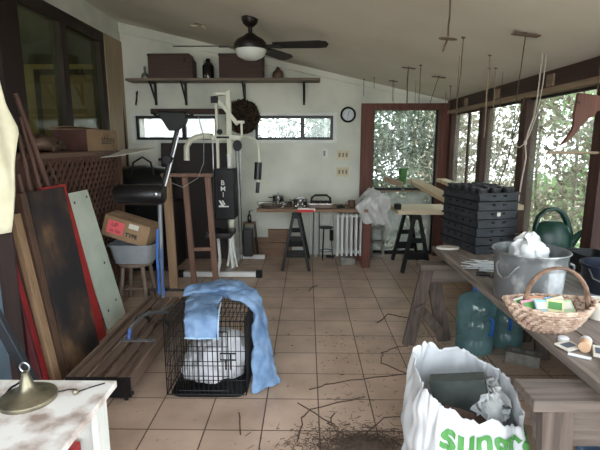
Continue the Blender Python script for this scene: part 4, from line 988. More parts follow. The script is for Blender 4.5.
MB().lathe([(.0, -.02), (.01, -.012), (.012, 0), (.01, .012), (0, .02)], (1.515, 3.2, 1.5), 12).build('knot', M['rope'], t, smooth=True)
o = MB().tube(wig((1.74, 3.75, 1.86), (1.62, 3.85, 1.06), 12, .03, 8), .005, 6).build('vine_shoot', M['twig'], smooth=True)
tag(o, 'thin brown vine shoot hanging inside the right window', 'vine')

# ---- wooden tail and perch rod
t = thing('wooden_tail', 'red-brown carved wooden tail shape hanging at the top right', 'carving', (1.55, 2.6, 1.6))
M['carved'] = wood('carved_red_wood', (80, 48, 37), (106, 66, 51), 'z')
ol = [(1.47, 1.772), (1.46, 1.66), (1.463, 1.60), (1.452, 1.56), (1.425, 1.52), (1.40, 1.487), (1.43, 1.50), (1.475, 1.545), (1.51, 1.60), (1.545, 1.635), (1.57, 1.645), (1.585, 1.675), (1.66, 1.67), (1.72, 1.70), (1.74, 1.76), (1.62, 1.752), (1.54, 1.765)]
MB().prism([(x + .025, 2.59, z) for x, z in ol], (0, .025, 0)).build('carving', M['carved'], t, bevel=.004)
MB().lathe([(.008, 0), (.008, .002)], (1.50, 2.588, 1.72), 10, M=rotm('X', 90)).build('hole', M['ink'], t)
MB().rod((1.6, 2.6, 1.75), (1.6, 2.6, cz(1.6)), .002, 5).build('hanging_wire', M['twig'], t)
t = thing('perch_rod', 'thin wooden rod sticking out level below the carved tail', 'rod', (1.6, 2.7, 1.44))
MB().rod((1.365, 2.6, 1.447), (1.815, 2.87, 1.44), .009, 10).build('rod', M['tan'], t, smooth=True)  # far end reaches the window post, nothing suspends it

# ---- long plank table and rustic saw horses
T = .74
t = thing('plank_table', 'long weathered plank table on rustic saw horses along the right windows', 'table', (1.35, 1.8, T))
for k, (x0, x1, ye, m) in enumerate(((.94, 1.105, 3.30, 'darkplank'), (1.11, 1.275, 3.62, 'darkplank'), (1.28, 1.445, 3.64, 'greywood'), (1.45, 1.605, 3.6, 'greywood'), (1.61, 1.76, 3.63, 'greywood'))):
    MB().bx(x0, x1, .35, ye, T - .035, T).build('plank', M[m if k > 0 else 'darkplank'], t, bevel=.003)
for y in (3.0,): MB().bx(.99, 1.75, y, y + .09, T - .08, T - .035).build('cleat', M['horsewoodx'], t)
def rustic(y, xl, ztop, label, brace):
    t = thing('rustic_saw_horse', label, 'saw horse', (1.2, y, 0), 'rustic wooden saw horses')
    MB().bx(xl, 1.72, y - .07, y + .07, ztop - .04, ztop).build('top_board', M['horsewoodx'], t, bevel=.004)
    MB().bx(xl + .04, 1.68, y - .02, y + .02, ztop - .14, ztop - .04).build('beam', M['horsewoodx'], t, bevel=.004)
    return t
t = rustic(3.12, .80, .66, 'rustic wooden saw horse under the far end of the plank table', 1)
MB().bar((1.06, 3.27, 0), (.90, 3.15, .63), .10, .035, up=(0, 1, 0)).build('leg', M['horsewood'], t, bevel=.003)
MB().bar((.77, 3.20, 0), (.855, 3.10, .62), .09, .035, up=(0, 1, 0)).build('leg', M['horsewood'], t, bevel=.003)
MB().bar((.80, 3.06, .35), (1.03, 3.2, .07), .07, .022, up=(0, 1, 0)).build('brace', M['horsewood'], t, bevel=.003)
MB().bar((1.68, 3.27, 0), (1.6, 3.16, .62), .09, .035, up=(0, 1, 0)).build('leg', M['horsewood'], t, bevel=.003)
MB().bar((1.66, 2.97, 0), (1.6, 3.08, .62), .09, .035, up=(0, 1, 0)).build('leg', M['horsewood'], t, bevel=.003)
t = rustic(1.37, .715, .704, 'rustic wooden saw horse in the foreground under the near end of the plank table', 0)
MB().bar((.83, 1.30, .0), (.80, 1.33, .66), .10, .04, up=(0, 1, 0)).build('leg', M['horsewood'], t, bevel=.003)
MB().bar((.96, 1.58, .0), (.86, 1.40, .62), .10, .035, up=(0, 1, 0)).build('leg', M['horsewood'], t, bevel=.003)
MB().bar((1.62, 1.2, .0), (1.6, 1.3, .62), .10, .035, up=(0, 1, 0)).build('leg', M['horsewood'], t, bevel=.003)
MB().bar((1.62, 1.55, .0), (1.6, 1.4, .62), .10, .035, up=(0, 1, 0)).build('leg', M['horsewood'], t, bevel=.003)
MB().bx(.79, 1.7, 1.405, 1.43, .47, .62).build('side_rail', M['horsewoodx'], t, bevel=.003)

# ---- stack of seedling trays
TA = math.radians(13); TO = V((1.165, 3.04, T + .001))
tw, tl, thh, pit = .30, .46, .061, .061
def tray_parts(t):
    o = WORLD[t.name]
    mb = MB()
    def W(x0, x1, y0, y1, z0, z1): mb.bx(o.x + x0, o.x + x1, o.y + y0, o.y + y1, o.z + z0, o.z + z1)
    # walls in bays with slots between
    n = 3
    for a, b in ((0, .1), (.125, .185), (.21, tw)):
        W(a, b, 0, .006, 0, thh - .012); W(a, b, tl - .006, tl, 0, thh - .012)
    W(0, tw, .0005, .0055, 0, .03); W(0, tw, tl - .0055, tl - .0005, 0, .03)
    k = 0
    for i in range(5):
        y0 = i * tl / 5; W(0, .006, y0 + .012, y0 + tl / 5 - .012, 0, thh - .012); W(tw - .006, tw, y0 + .012, y0 + tl / 5 - .012, 0, thh - .012)
    W(.0005, .0055, 0, tl, 0, .03); W(tw - .0055, tw - .0005, 0, tl, 0, .03)
    W(0, tw, 0, tl, 0, .004)
    mb.build('wall', M['trayside'], t)
    r = MB()
    for a, b, c, d in ((-.012, tw + .012, -.012, .004), (-.012, tw + .012, tl - .004, tl + .012), (-.012, .004, .004, tl - .004), (tw - .004, tw + .012, .004, tl - .004)):
        r.bx(o.x + a, o.x + b, o.y + c, o.y + d, o.z + thh - .016, o.z + thh - .002)
    r.build('rim', M['planter'], t)
    c = MB()
    for i in range(1, 5): c.bx(o.x + .006, o.x + tw - .006, o.y + i * tl / 5 - .003, o.y + i * tl / 5 + .003, o.z + .004, o.z + .05)
    for i in range(1, 3): c.bx(o.x + i * tw / 3 - .003, o.x + i * tw / 3 + .003, o.y + .006, o.y + tl - .006, o.z + .004, o.z + .05)
    c.build('cell_divider', M['planter'], t)
ords = ['lowest', 'second lowest', 'third from the bottom', 'fourth from the bottom', 'third from the top', 'second from the top', 'topmost']
t0 = thing('seedling_tray', ords[0] + ' black seedling tray of the tall stack on the plank table', 'tray', TO, 'stacked black seedling trays')
tray_parts(t0); t0.rotation_euler = (0, 0, TA)
for i in range(1, 7):
    jx = R.uniform(-.008, .008)
    tt = dup(t0, TO + V((jx, R.uniform(-.006, .006), i * pit)), (0, 0, TA + R.uniform(-.02, .02)), ords[i] + (' black seedling tray of the tall stack on the plank table' if i != 4 else ' black seedling tray of the tall stack, bearing a white tag'))
    if i == 4: last = tt
lt_ = MB().bx(.14, .165, -.0145, -.0125, .022, .048); lo_ = bpy.data.meshes.new('tag'); lo_.from_pydata(lt_.v, [], lt_.f); lo_.materials.append(M['paper'])
ob = bpy.data.objects.new('paper_tag', lo_); COL.objects.link(ob); ob.parent = last
pos = TO + V((0, 0, 6 * pit + .062)); ca, sa = math.cos(TA), math.sin(TA)
p0 = None
for i, (a, b) in enumerate([(x, y) for y in (.05, .14, .23, .32, .41) for x in (.05, .15, .25)]):
    P = pos + V((a * ca - b * sa, a * sa + b * ca, -.054))
    if p0 is None:
        p0 = thing('plastic_pot', 'small black plastic pot set in the topmost seedling tray', 'pot', P, 'pots in the topmost tray')
        MB().lathe([(.0, 0), (.03, 0), (.042, .07), (.046, .07), (.046, .08), (.04, .08), (.028, .006), (0, .006)], P, 14).build('body', M['planter'], p0, smooth=True)
    else: dup(p0, P + V((0, 0, R.uniform(-.0, .012))))

# ---- galvanised tub with a plastic bag
UC = V((1.105, 2.18, T + .001))
t = thing('galvanised_tub', 'round galvanised metal tub with side handles on the plank table', 'tub', UC)
MB().lathe([(.0, 0), (.165, 0), (.167, .012), (.178, .2), (.186, .232), (.19, .236), (.188, .243), (.18, .24), (.172, .2), (.160, .012), (0, .01)], UC, 44).build('body', M['galv'], t, smooth=True)
MB().tube([UC + V((.19 * math.cos(a), .19 * math.sin(a), .24)) for a in [i * PI / 20 for i in range(40)]], .005, 6, closed=True).build('rim', M['galv'], t, smooth=True)
for a in (PI * 1.17, PI * .0 - .1):
    c, s = math.cos(a), math.sin(a)
    MB().tube([UC + V((c * r - s * k, s * r + c * k, z)) for r, k, z in ((.178, -.06, .19), (.2, -.055, .18), (.215, -.03, .14), (.217, 0, .125), (.215, .03, .14), (.2, .055, .18), (.178, .06, .19))], .006, 8).build('handle', M['galv'], t, smooth=True)
def patch(u, v):
    a = math.radians(-85) + u * .62; z = .045 + v * .12; r = .1685 + z * .055
    return UC + V((r * math.cos(a), r * math.sin(a), z))
MB().grid(patch, 12, 6).build('zinc_patch', M['zincpatch'], t, smooth=True, label='bleached pale patch')
t.scale = (.92, .92, 1.0)
def bagf(u, v):
    a = u * 2 * PI; ph = v * PI
    q = V((math.sin(ph) * math.cos(a), math.sin(ph) * math.sin(a), -math.cos(ph)))
    d = noise.noise_vector(q * 2.2 + V((4, 1, 0))) * .35 + noise.noise_vector(q * 5 + V((1, 8, 0))) * .22
    w = 1 - .42 * max(0, q.z)
    return UC + V((.0, .03, .15)) + V(((q.x + d.x) * .105 * w, (q.y + d.y) * .09 * w, (q.z + d.z * .5) * .135 + .03))
o = MB().grid(bagf, 40, 30, cu=True).build('plastic_bag', M['clearbag'], smooth=True, angle=180)
tag(o, 'crumpled clear white plastic bag standing in the galvanised tub', 'bag')

# ---- watering can and black pots
WC = V((1.63, 2.97, T + .001))
t = thing('watering_can', 'dark green plastic watering can with tall looped handle', 'watering can', WC)
MB().lathe([(.0, 0), (.1, 0), (.115, .02), (.12, .08), (.112, .14), (.09, .185), (.05, .21), (.0, .215)], WC, 30, 1, .8).build('body', M['greencan'], t, smooth=True)
MB().sweep([WC + V(p) for p in ((-.085, 0, .12), (-.10, 0, .17), (-.085, 0, .235), (-.045, 0, .275), (.01, 0, .285), (.05, 0, .265), (.085, 0, .215), (.105, 0, .15), (.118, 0, .08))], (0, .022, 0), [.008, .009, .01, .011, .012, .014, .016, .018, .018], 12).build('handle', M['greencan'], t, smooth=True)
MB().tube([WC + V(p) for p in ((.08, 0, .06), (.12, 0, .085), (.16, 0, .13), (.20, 0, .165))], [.042, .03, .018, .012], 14).build('spout', M['greencan'], t, smooth=True)
t.scale = (1.12, 1.12, 1.17)
o = MB().tube([(1.38, 3.05, .86), (1.44, 2.99, .89), (1.5, 3.0, .875), (1.54, 3.04, .82), (1.56, 3.1, .75)], .009).build('black_hose', M['black'], smooth=True)
tag(o, 'short black hose between the seedling trays and the watering can', 'hose')
t = thing('nursery_crate', 'black plastic crate right of the watering can at the right edge', 'crate', (1.68, 2.62, T))
tub((1.70, 2.62, T + .001), [(.075, .12, 0), (.085, .13, .10), (.092, .137, .102), (.092, .137, .115)]).build('body', M['planter'], t, smooth=True)
MB().lathe([(.0, .0), (.05, .0), (.052, .02), (0, .025)], (1.69, 2.6, T + .006), 14).build('contents', M['galv'], t, smooth=True)
t = thing('black_bucket', 'wide black bucket with a bluish sheen at the right edge of the table', 'bucket', (1.56, 2.22, T))
MB().lathe([(.0, 0), (.125, 0), (.13, .02), (.14, .13), (.15, .132), (.15, .145), (.135, .145), (.122, .01), (0, .01)], (1.58, 2.27, T + .001), 32).build('body', mat('black_plastic_blue_sheen', (24, 28, 40), (38, 44, 60), .3), t, smooth=True)  # bluish sheen put into the bucket's base colour
MB().tube([(1.44, 2.25, T + .14), (1.44, 2.2, T + .09), (1.5, 2.13, T + .06), (1.58, 2.115, T + .055), (1.66, 2.14, T + .07)], .004).build('handle', M['steel'], t, smooth=True)
t = thing('enamel_mug', 'white enamel mug with a dark rim at the right edge', 'mug', (1.29, 1.9, T))
MB().lathe([(.0, 0), (.045, 0), (.05, .008), (.05, .085), (.045, .085), (.043, .01), (0, .008)], (1.29, 1.9, T + .001), 26).build('body', mat('enamel', (212, 208, 196), (222, 218, 208), .3), t, smooth=True)
MB().tube([(1.29 + .049 * math.cos(a), 1.9 + .049 * math.sin(a), T + .087) for a in [i * PI / 12 for i in range(24)]], .003, 6, closed=True).build('rim', M['bluegrey'], t, smooth=True)
MB().tube([(1.34, 1.9, T + .07), (1.365, 1.9, T + .065), (1.365, 1.9, T + .03), (1.34, 1.9, T + .022)], .006).build('handle', M['enamel'] if 'enamel' in M else M['paper'], t, smooth=True)

# ---- wicker basket
BC = V((1.005, 1.79, T + .002)); RX, RY = .165, .115
t = thing('wicker_basket', 'oval wicker basket with an arched handle full of seed packets', 'basket', BC)
def prof(v):   # v 0..1 bottom to rim
    return .55 + .45 * v ** .7, .10 * v
bm_ = MB(); nw = 26
for k in range(9):
    v = k / 8; rr, z = prof(v); pts = []
    for j in range(nw * 2):
        a = j * PI / nw; w = .006 * (1 if (j + k) % 2 else -1)
        fl = 1 + .10 * v * abs(math.cos(a)) ** 6
        pts.append(BC + V(((RX * rr * fl + w) * math.cos(a), (RY * rr + w) * math.sin(a), z + .018 * v * abs(math.cos(a)) ** 4 + .004)))
    bm_.tube(pts, .0062, 6, closed=True)
bm_.build('weave', M['wicker'], t, smooth=True)
st = MB()
for j in range(nw):
    a = j * 2 * PI / nw + .06; pts = []
    for k in range(6):
        v = k / 5; rr, z = prof(v); fl = 1 + .10 * v * abs(math.cos(a)) ** 6
        pts.append(BC + V((RX * rr * fl * math.cos(a), RY * rr * math.sin(a), z + .018 * v * abs(math.cos(a)) ** 4 + .006)))
    st.tube(pts, .004, 5)
st.build('stake', M['wicker2'], t, smooth=True)['kind'] = 'stuff'
MB().lathe([(.0, 0), (.56, 0), (.56, .005), (0, .006)], BC, 26, RX, RY).build('bottom', M['wicker2'], t)
rp_ = MB()
for o_ in (0, 1, 2):
    rp_.tube([BC + V((RX * (1 + .1 * abs(math.cos(a)) ** 6) * math.cos(a) + .003 * math.cos(9 * a + o_ * 2.1), RY * math.sin(a), .10 + .018 * abs(math.cos(a)) ** 4 + .006 * math.sin(9 * a + o_ * 2.1))) for a in [i * PI / 36 for i in range(72)]], .0045, 6, closed=True)
rp_.build('rim', M['wicker'], t, smooth=True)
hd = MB()
for o_ in range(4):
    hd.tube([BC + V((.03 + .12 * math.cos(a) + .005 * math.sin(a * 7 + o_ * 1.57), .005 + .007 * math.cos(a * 7 + o_ * 1.57) - .02 * math.cos(a), .07 + .185 * math.sin(a) ** .8)) for a in [PI * i / 30 for i in range(31)]], .005, 6)
hd.build('handle', M['wicker2'], t, smooth=True)
cols = [((200, 128, 146), 'pink'), ((120, 170, 182), 'turquoise'), ((206, 202, 150), 'pale yellow'), ((160, 182, 144), 'green'), ((226, 224, 214), 'white'), ((170, 120, 90), 'brown'), ((120, 160, 200), 'light blue'), ((210, 196, 170), 'cream')]
for i, (c, nm) in enumerate(cols):
    a = i * .8; x = BC.x - .085 + (i % 4) * .05; y = BC.y - .018 + (i // 4) * .045
    rm = rotm('Z', R.uniform(-40, 40)) @ rotm('X', R.uniform(35, 65)) @ rotm('Y', R.uniform(-12, 12))
    t = thing('seed_packet', '%s seed packet standing inside the wicker basket' % nm, 'seed packet', (x, y, BC.z + .08), 'seed packets in the basket')
    MB().box((x, y, BC.z + .08), (.065, .09, .005), rm).build('packet', mat('packet_' + nm.replace(' ', '_'), c, tuple(min(255, q + 16) for q in c), .5), t, bevel=.001)
    MB().box(V((x, y, BC.z + .08)) + rm @ V((0, .02, .0032)), (.05, .03, .001), rm).build('print_panel', M['paper'] if i % 2 else M['green'], t)

# ---- small stuff on the table
for i in range(34):
    a = R.uniform(-.6, .6); x, y = 1.045 + R.uniform(-.06, .06), 2.66 + R.uniform(-.05, .05)
    o = MB().box((x, y, T + .006 + i * .0015), (.095, .014, .0014), rotm('Z', math.degrees(a)) @ rotm('Y', R.uniform(-7, 7))).build('plant_label', M['whiteplastic'])
    tag(o, 'white plastic plant label in the loose heap beside the seedling trays', 'plant label', 'heap of white plant labels')
t = thing('garden_trowel', 'dark hand trowel lying at the table edge in front of the plant labels', 'trowel', (1.04, 2.5, T))
MB().tube([(.985, 2.54, T + .012), (1.03, 2.525, T + .014), (1.06, 2.51, T + .012)], [.011, .012, .008]).build('handle', M['black'], t, smooth=True)
MB().prism([(1.06, 2.525, T + .004), (1.10, 2.515, T + .004), (1.135, 2.475, T + .004), (1.09, 2.475, T + .004), (1.055, 2.495, T + .004)], (0, 0, .006)).build('blade', M['blackmetal'], t)
o = MB().lathe([(.0, 0), (.08, 0), (.085, .01), (.08, .014), (0, .012)], (1.03, 3.22, T + .001), 24, 1, .6).build('dish', M['paper'], smooth=True)
tag(o, 'pale shallow dish at the far corner of the plank table', 'dish')
def packet(x, y, rz, w, h, m, label, txt=None):
    t = thing('seed_packet', label, 'seed packet', (x, y, T), 'loose seed packets on the planks')
    rm = rotm('Z', rz) @ rotm('X', 4); c = V((x, y, T + .009))
    MB().box(c, (w, h, .007), rm).build('packet', m, t, bevel=.0015)
    if txt: put_text('lettering', txt, .02, c + rm @ V((0, -.005, .004)), rm @ V((1, 0, 0)), rm @ V((0, 1, 0)), M['bluegrey'], t)
    else: MB().box(c + rm @ V((0, 0, .0042)), (w * .7, h * .5, .001), rm).build('print_panel', M['bluegrey'], t)
packet(.985, 1.60, 24, .075, .06, M['paper'], 'white seed packet with a blue printed panel below the basket')
packet(1.075, 1.55, -30, .05, .09, M['paper'], 'white and grey seed packet right of the round cap')
o = MB().lathe([(.0, 0), (.02, 0), (.02, .014), (.015, .018), (0, .018)], (1.0, 1.66, T + .001), 18).build('bottle_cap', M['whiteplastic'], smooth=True); tag(o, 'white round bottle cap just below the basket', 'cap')
t = thing('pill_jar', 'small white topped jar with tan body lying between the seed packets', 'jar', (1.045, 1.575, T))
MB().rod((1.02, 1.56, T + .022), (1.048, 1.60, T + .022), .02, 16).build('body', mat('tan_jar', (196, 160, 130), (206, 172, 142), .4), t, smooth=True)
MB().rod((1.048, 1.60, T + .022), (1.06, 1.617, T + .022), .021, 16).build('lid', M['whiteplastic'], t, smooth=True)
o = MB().rod((.95, 1.54, T + .007), (1.01, 1.50, T + .007), .006, 10).build('marker_pen', M['whiteplastic'], smooth=True); tag(o, 'thin white marker pen at the table edge below the seed packets', 'pen')
o = heap('foil_bag', (1.10, 1.42, T + .001), .09, .07, .05, mat('dark_red_foil', (60, 36, 34), (96, 104, 112), .25, .5, scale=14, lo=.45, hi=.6), .3, 3, 'dark crumpled foil bag at the right edge of the planks', 'bag', 6, 32)
o = heap('plastic_pouch', (1.02, 1.25, T + .001), .085, .06, .035, mat('silver_film', (170, 178, 188), (214, 218, 224), .25, .2, scale=9), .3, 3, 'pale shiny plastic pouch at the lower right edge of the planks', 'bag', 9, 32)

# ---- water jugs, brick under the table
M['jugplastic'] = glass('blue_green_bottle_plastic', tint=(206, 232, 234), refl=.08, dirt=.5, dirtcol=(160, 200, 206), scale=3)
def jug(x, y, label, rz):
    t = thing('water_jug', label, 'water bottle', (x, y, 0), 'five gallon water jugs')
    MB().lathe([(.0, 0), (.115, 0), (.13, .012), (.132, .09), (.125, .1), (.125, .11), (.132, .12), (.132, .21), (.125, .22), (.125, .23), (.132, .24), (.132, .30), (.12, .345), (.08, .375), (.035, .39), (.028, .40), (.028, .43), (0, .432)], (x, y, .001), 36).build('body', M['jugplastic'], t, smooth=True)
    MB().lathe([(.0, 0), (.034, 0), (.034, .03), (.028, .042), (0, .044)], (x, y, .405), 20).build('cap', M['bluecap'], t, smooth=True)
    a = math.radians(rz); c, s = math.cos(a), math.sin(a)
    MB().tube([(x + c * r, y + s * r, z) for r, z in ((.125, .25), (.15, .24), (.152, .20), (.148, .15), (.125, .14))], .011, 10).build('handle', M['bluecap'], t, smooth=True)
    t.scale = (1, 1, 1.13)
jug(1.235, 3.13, 'blue-green water jug under the table nearest the saw horse leg', -62)
jug(1.50, 3.24, 'second blue-green water jug half hidden behind the first', -100)
t = MB()
b0 = V((1.50, 2.93, .0)); rz = rotm('Z', -28)
for sx in (-1, 1): t.box(b0 + rz @ V((0, sx * .038, .0405)), (.21, .034, .08), rz)
for k in (-.085, 0, .085): t.box(b0 + rz @ V((k, 0, .0405)), (.03, .044, .08), rz)
o = t.build('brick', M['concrete']); tag(o, 'grey hollow brick on the floor below the plank table', 'brick')
t = thing('plastic_tote', 'blue-grey plastic tub on the floor at the bottom right corner', 'tub', (1.28, 1.66, 0))
tub((1.30, 1.62, .001), [(.15, .13, 0), (.18, .16, .27), (.195, .175, .272), (.195, .175, .29)], .006, p=.6).build('body', mat('blue_grey_plastic', (96, 120, 146), (112, 136, 160), .4), t, smooth=True)
MB().bx(1.30 - .004, 1.30 + .004, 1.48, 1.76, .01, .26).build('divider', M['bluegrey'], t)
o = MB().slab((1.0, 1.92, .002), (.32, -.08, 0), (.08, .3, 0), (0, 0, .015)).build('plywood_offcut', M['tan']); tag(o, 'pale plywood offcut lying on the floor behind the front saw horse', 'board')

# ---- potting soil bag
t = thing('soil_bag', 'large open white plastic soil bag with green lettering in the foreground', 'bag', (.66, 1.74, 0))
SBX, SBY = .66, 1.74
def rimz(a):     # rim height around the opening (a=0 is +x, 90 deg is back)
    d = math.degrees(a) % 360
    key = [(0, .50), (40, .52), (75, .55), (105, .585), (122, .61), (150, .575), (180, .555), (215, .545), (240, .52), (265, .495), (290, .465), (315, .44), (340, .455), (360, .50)]
    for (p, q), (r, s) in zip(key, key[1:]):
        if p <= d <= r: return q + (s - q) * (d - p) / (r - p)
def sbag(u, v, off=0., wr=1.):
    a = u * 2 * PI; c, s = math.cos(a), math.sin(a); p = .62
    f = 1 + .10 * math.sin(min(1, v) * PI) - .02 * v
    x = .205 * abs(c) ** p * (1 if c > 0 else -1); y = .235 * abs(s) ** p * (1 if s > 0 else -1)
    z = v * rimz(a)
    P = V((x * f, y * f, z)); n = V((c * .9, s, 0)).normalized()
    d = noise.noise(V((c * 3, s * 3, z * 9))) * .026 + noise.noise(V((c * 8, s * 8, z * 6))) * .012 - .05 * max(0, v - .8) * 2 * (.5 + noise.noise(V((c * 2, s * 2, 1))))
    P += n * (d * wr + off)
    P.z += (noise.noise(V((c * 6, s * 6, 3))) * .022 + noise.noise(V((c * 17, s * 17, 3))) * .012) * v ** 3
    return V((SBX, SBY, .002)) + P
MB().grid(lambda u, v: sbag(u, v), 200, 34, cu=True).build('film', M['whiteplastic'], t, smooth=True, solid=.004, angle=180)
MB().grid(lambda u, v: V((SBX + (sbag(u, .012).x - SBX) * v, SBY + (sbag(u, .012).y - SBY) * v, .006)), 40, 3, cu=True).build('bottom', M['whiteplastic'], t)
def ontext(x0, z0):
    def f(tx, ty):
        # walk along the front: parameter angle from x position
        x = x0 + tx; z = z0 + ty - (tx) * .10
        xx = max(-.9, min(.9, (x - SBX) / .218)); c = abs(xx) ** (1 / .62) * (1 if xx > 0 else -1)
        a = -math.acos(max(-1, min(1, c))); u = (a / (2 * PI)) % 1
        v = z / rimz(a)
        return sbag(u, v, .009)
    return f
put_text('lettering', 'sungro', .138, (0, 0, 0), (1, 0, 0), (0, 0, 1), M['green'], t, bold=.004, sub=3, fn=ontext(.69, .366), align=.5)
put_text('lettering', 'HORTICULTURE', .042, (0, 0, 0), (1, 0, 0), (0, 0, 1), M['bagdark'], t, bold=.001, sub=2, fn=ontext(.64, .318), align=.5)
o = MB().slab((.60, 1.80, .25), (.21, -.05, .04), (-.08, -.03, .25), (.02, .05, .01)).build('dark_board', mat('dark_slate_board', (52, 58, 56), (76, 82, 78), .7, scale=9))
tag(o, 'dark slate grey board standing inside the open soil bag', 'board')
o = MB().slab((.62, 1.68, .24), (.20, .0, .0), (-.03, .12, .2), (0, .012, .0)).build('brown_board', M['rustwood']); tag(o, 'rough brown board low inside the open soil bag', 'board')
o = heap('film_scrap', (.78, 1.76, .36), .075, .09, .13, M['clearbag'], .4, 3, 'crumpled white film scrap inside the soil bag', 'plastic film', 4, 32)
heapo = heap('potting_soil', (.66, 1.74, .02), .18, .2, .24, mat('potting_soil_dark', (46, 38, 32), (70, 60, 50), .95, scale=30), .15, 4, None, None, 2, 30); stuff(heapo, 'dark potting soil filling the open soil bag', 'soil')

# ---- dog crate with bag and jeans
M['wire'] = mat('black_wire', (20, 20, 22), (28, 28, 30), .4, .5)
cx0, cx1, cy0, cy1, cz1 = -.826, -.356, 2.44, 3.02, .49
t = thing('dog_crate', 'black wire dog crate on the tiled floor', 'crate', (-.59, 2.73, 0))
def panel(o, u, v, nu, nv, r=.0024, ru=.0034):
    mb = MB(); o, u, v = V(o), V(u), V(v)
    for i in range(nu + 1): mb.rod(o + u * i / nu, o + u * i / nu + v, ru if i in (0, nu) else r, 5)
    for j in range(nv + 1): mb.rod(o + v * j / nv, o + v * j / nv + u, ru if j in (0, nv) else r, 5)
    return mb
panel((cx0, cy0, .03), (cx1 - cx0, 0, 0), (0, 0, cz1 - .03), 17, 5).build('front_panel', M['wire'], t)
panel((cx0, cy1, .03), (cx1 - cx0, 0, 0), (0, 0, cz1 - .03), 17, 5).build('back_panel', M['wire'], t)
panel((cx0, cy0, .03), (0, cy1 - cy0, 0), (0, 0, cz1 - .03), 19, 5).build('side_panel', M['wire'], t)
panel((cx1, cy0, .03), (0, cy1 - cy0, 0), (0, 0, cz1 - .03), 19, 5).build('side_panel', M['wire'], t)
panel((cx0, cy0, cz1), (cx1 - cx0, 0, 0), (0, cy1 - cy0, 0), 17, 8).build('top_panel', M['wire'], t)
d = panel((cx0 + .07, cy0 - .008, .06), (.30, 0, 0), (0, 0, .37), 10, 4, .0026, .0036).build('door', M['wire'], t)
MB().tube([(-.50, cy0 - .016, .30), (-.41, cy0 - .016, .30), (-.41, cy0 - .016, .26), (-.50, cy0 - .016, .26)], .005, 6, closed=True).rod((-.44, cy0 - .016, .30), (-.44, cy0 - .016, .2), .005).rod((-.47, cy0 - .016, .26), (-.47, cy0 - .016, .2), .004).build('latch', M['wire'], d, smooth=True)
tub(((cx0 + cx1) / 2, (cy0 + cy1) / 2, .004), [(.22, .275, 0), (.228, .283, .014)], .004, p=.2).build('tray', M['black'], t, smooth=True)
def sack(u, v):
    a = u * 2 * PI; ph = v * PI
    q = V((math.sin(ph) * math.cos(a), math.sin(ph) * math.sin(a), -math.cos(ph)))
    d = noise.noise_vector(q * 1.9 + V((2, 3, 1))) * .22 + noise.noise_vector(q * 4.5 + V((7, 1, 2))) * .13 + noise.noise_vector(q * 9 + V((1, 1, 5))) * .05
    x = (q.x + d.x) * .205; y = (q.y + d.y) * .215
    z = (q.z + d.z * .6) * .15 * (1 + .3 * q.x) + .155 + .02 * q.x
    x = max(-.215, min(.215, x)); y = max(-.23, min(.23, y)); k = max(0, min(1, (.10 - z) / .10))
    return V((-.588 + x * (1 + .25 * k if abs(x) < .17 else 1), 2.70 + y, max(.012, z)))
o = MB().grid(sack, 56, 40, cu=True).build('white_cloth_bag', M['sheetcloth'], smooth=True, angle=180)
tag(o, 'rumpled white cloth bag lying inside the dog crate', 'cloth bag')
# jeans: two legs and the waist, laid over the crate
t = thing('jeans', 'light blue denim jeans draped over the dog crate', 'jeans', (-.5, 2.75, cz1))
def cloth_leg(pts, wid, th, seed, nn=44):
    # resample the path smoothly
    P = [V(p) for p in pts]; W = [V(q) for q in wid]; out = []; ow = []
    n = 12
    for i in range(len(P) - 1):
        p0 = P[max(i - 1, 0)]; p1 = P[i]; p2 = P[i + 1]; p3 = P[min(i + 2, len(P) - 1)]
        for k in range(n):
            s = k / n; s2, s3 = s * s, s * s * s
            out.append(.5 * ((2 * p1) + (p2 - p0) * s + (2 * p0 - 5 * p1 + 4 * p2 - p3) * s2 + (3 * p1 - p0 - 3 * p2 + p3) * s3)); ow.append(W[i].lerp(W[i + 1], s))
    out.append(P[-1]); ow.append(W[-1])
    mb = MB().sweep(out, ow, th, nn, pw=.8)
    for p in mb.v:
        d = noise.noise_vector(p * 12 + V((seed, 0, 0))) * .013 + noise.noise_vector(p * 30 + V((seed, 2, 0))) * .008
        f = abs(noise.noise(V((p.x * 16 + p.y * 9, p.y * 7 - p.x * 6, p.z * 8 + seed))))
        p += d + V((0, -.6, .5)) * (.03 * (f - .2))
    return mb
A = cloth_leg([(-.66, 2.98, .525), (-.64, 2.82, .525), (-.645, 2.62, .525), (-.61, 2.47, .525), (-.60, 2.415, .505), (-.598, 2.40, .46), (-.598, 2.395, .405)],
              [(.13, .02, 0), (.12, .01, 0), (.10, 0, 0), (.097, 0, 0), (.095, 0, 0), (.094, 0, 0), (.096, 0, 0)], .016, 1)
A.build('leg', M['denim'], t, smooth=True, angle=180)
B = cloth_leg([(-.55, 2.93, .53), (-.45, 2.82, .54), (-.37, 2.76, .53), (-.315, 2.74, .47), (-.30, 2.70, .36), (-.28, 2.64, .22), (-.262, 2.59, .10), (-.25, 2.555, .012)],
              [(.03, .12, 0), (.04, .11, 0), (.03, .09, .0), (.015, .08, 0), (.03, .075, 0), (.05, .07, 0), (.065, .065, 0), (.08, .06, 0)], .022, 5)
B.build('leg', M['denim'], t, smooth=True, angle=180)
C_ = cloth_leg([(-.80, 2.86, .525), (-.72, 2.9, .535), (-.6, 2.92, .545), (-.5, 2.9, .56), (-.4, 2.86, .545)],
               [(0, .07, 0), (0, .1, 0), (0, .12, 0), (0, .11, 0), (0, .08, 0)], .022, 9)
C_.build('waist', M['denim'], t, smooth=True, angle=180)
MB().tube([(-.52, 2.60, .545), (-.508, 2.48, .545), (-.50, 2.41, .52), (-.50, 2.385, .46), (-.50, 2.38, .405)], .004, 6).build('seam', M['denim_seam'], t, smooth=True)
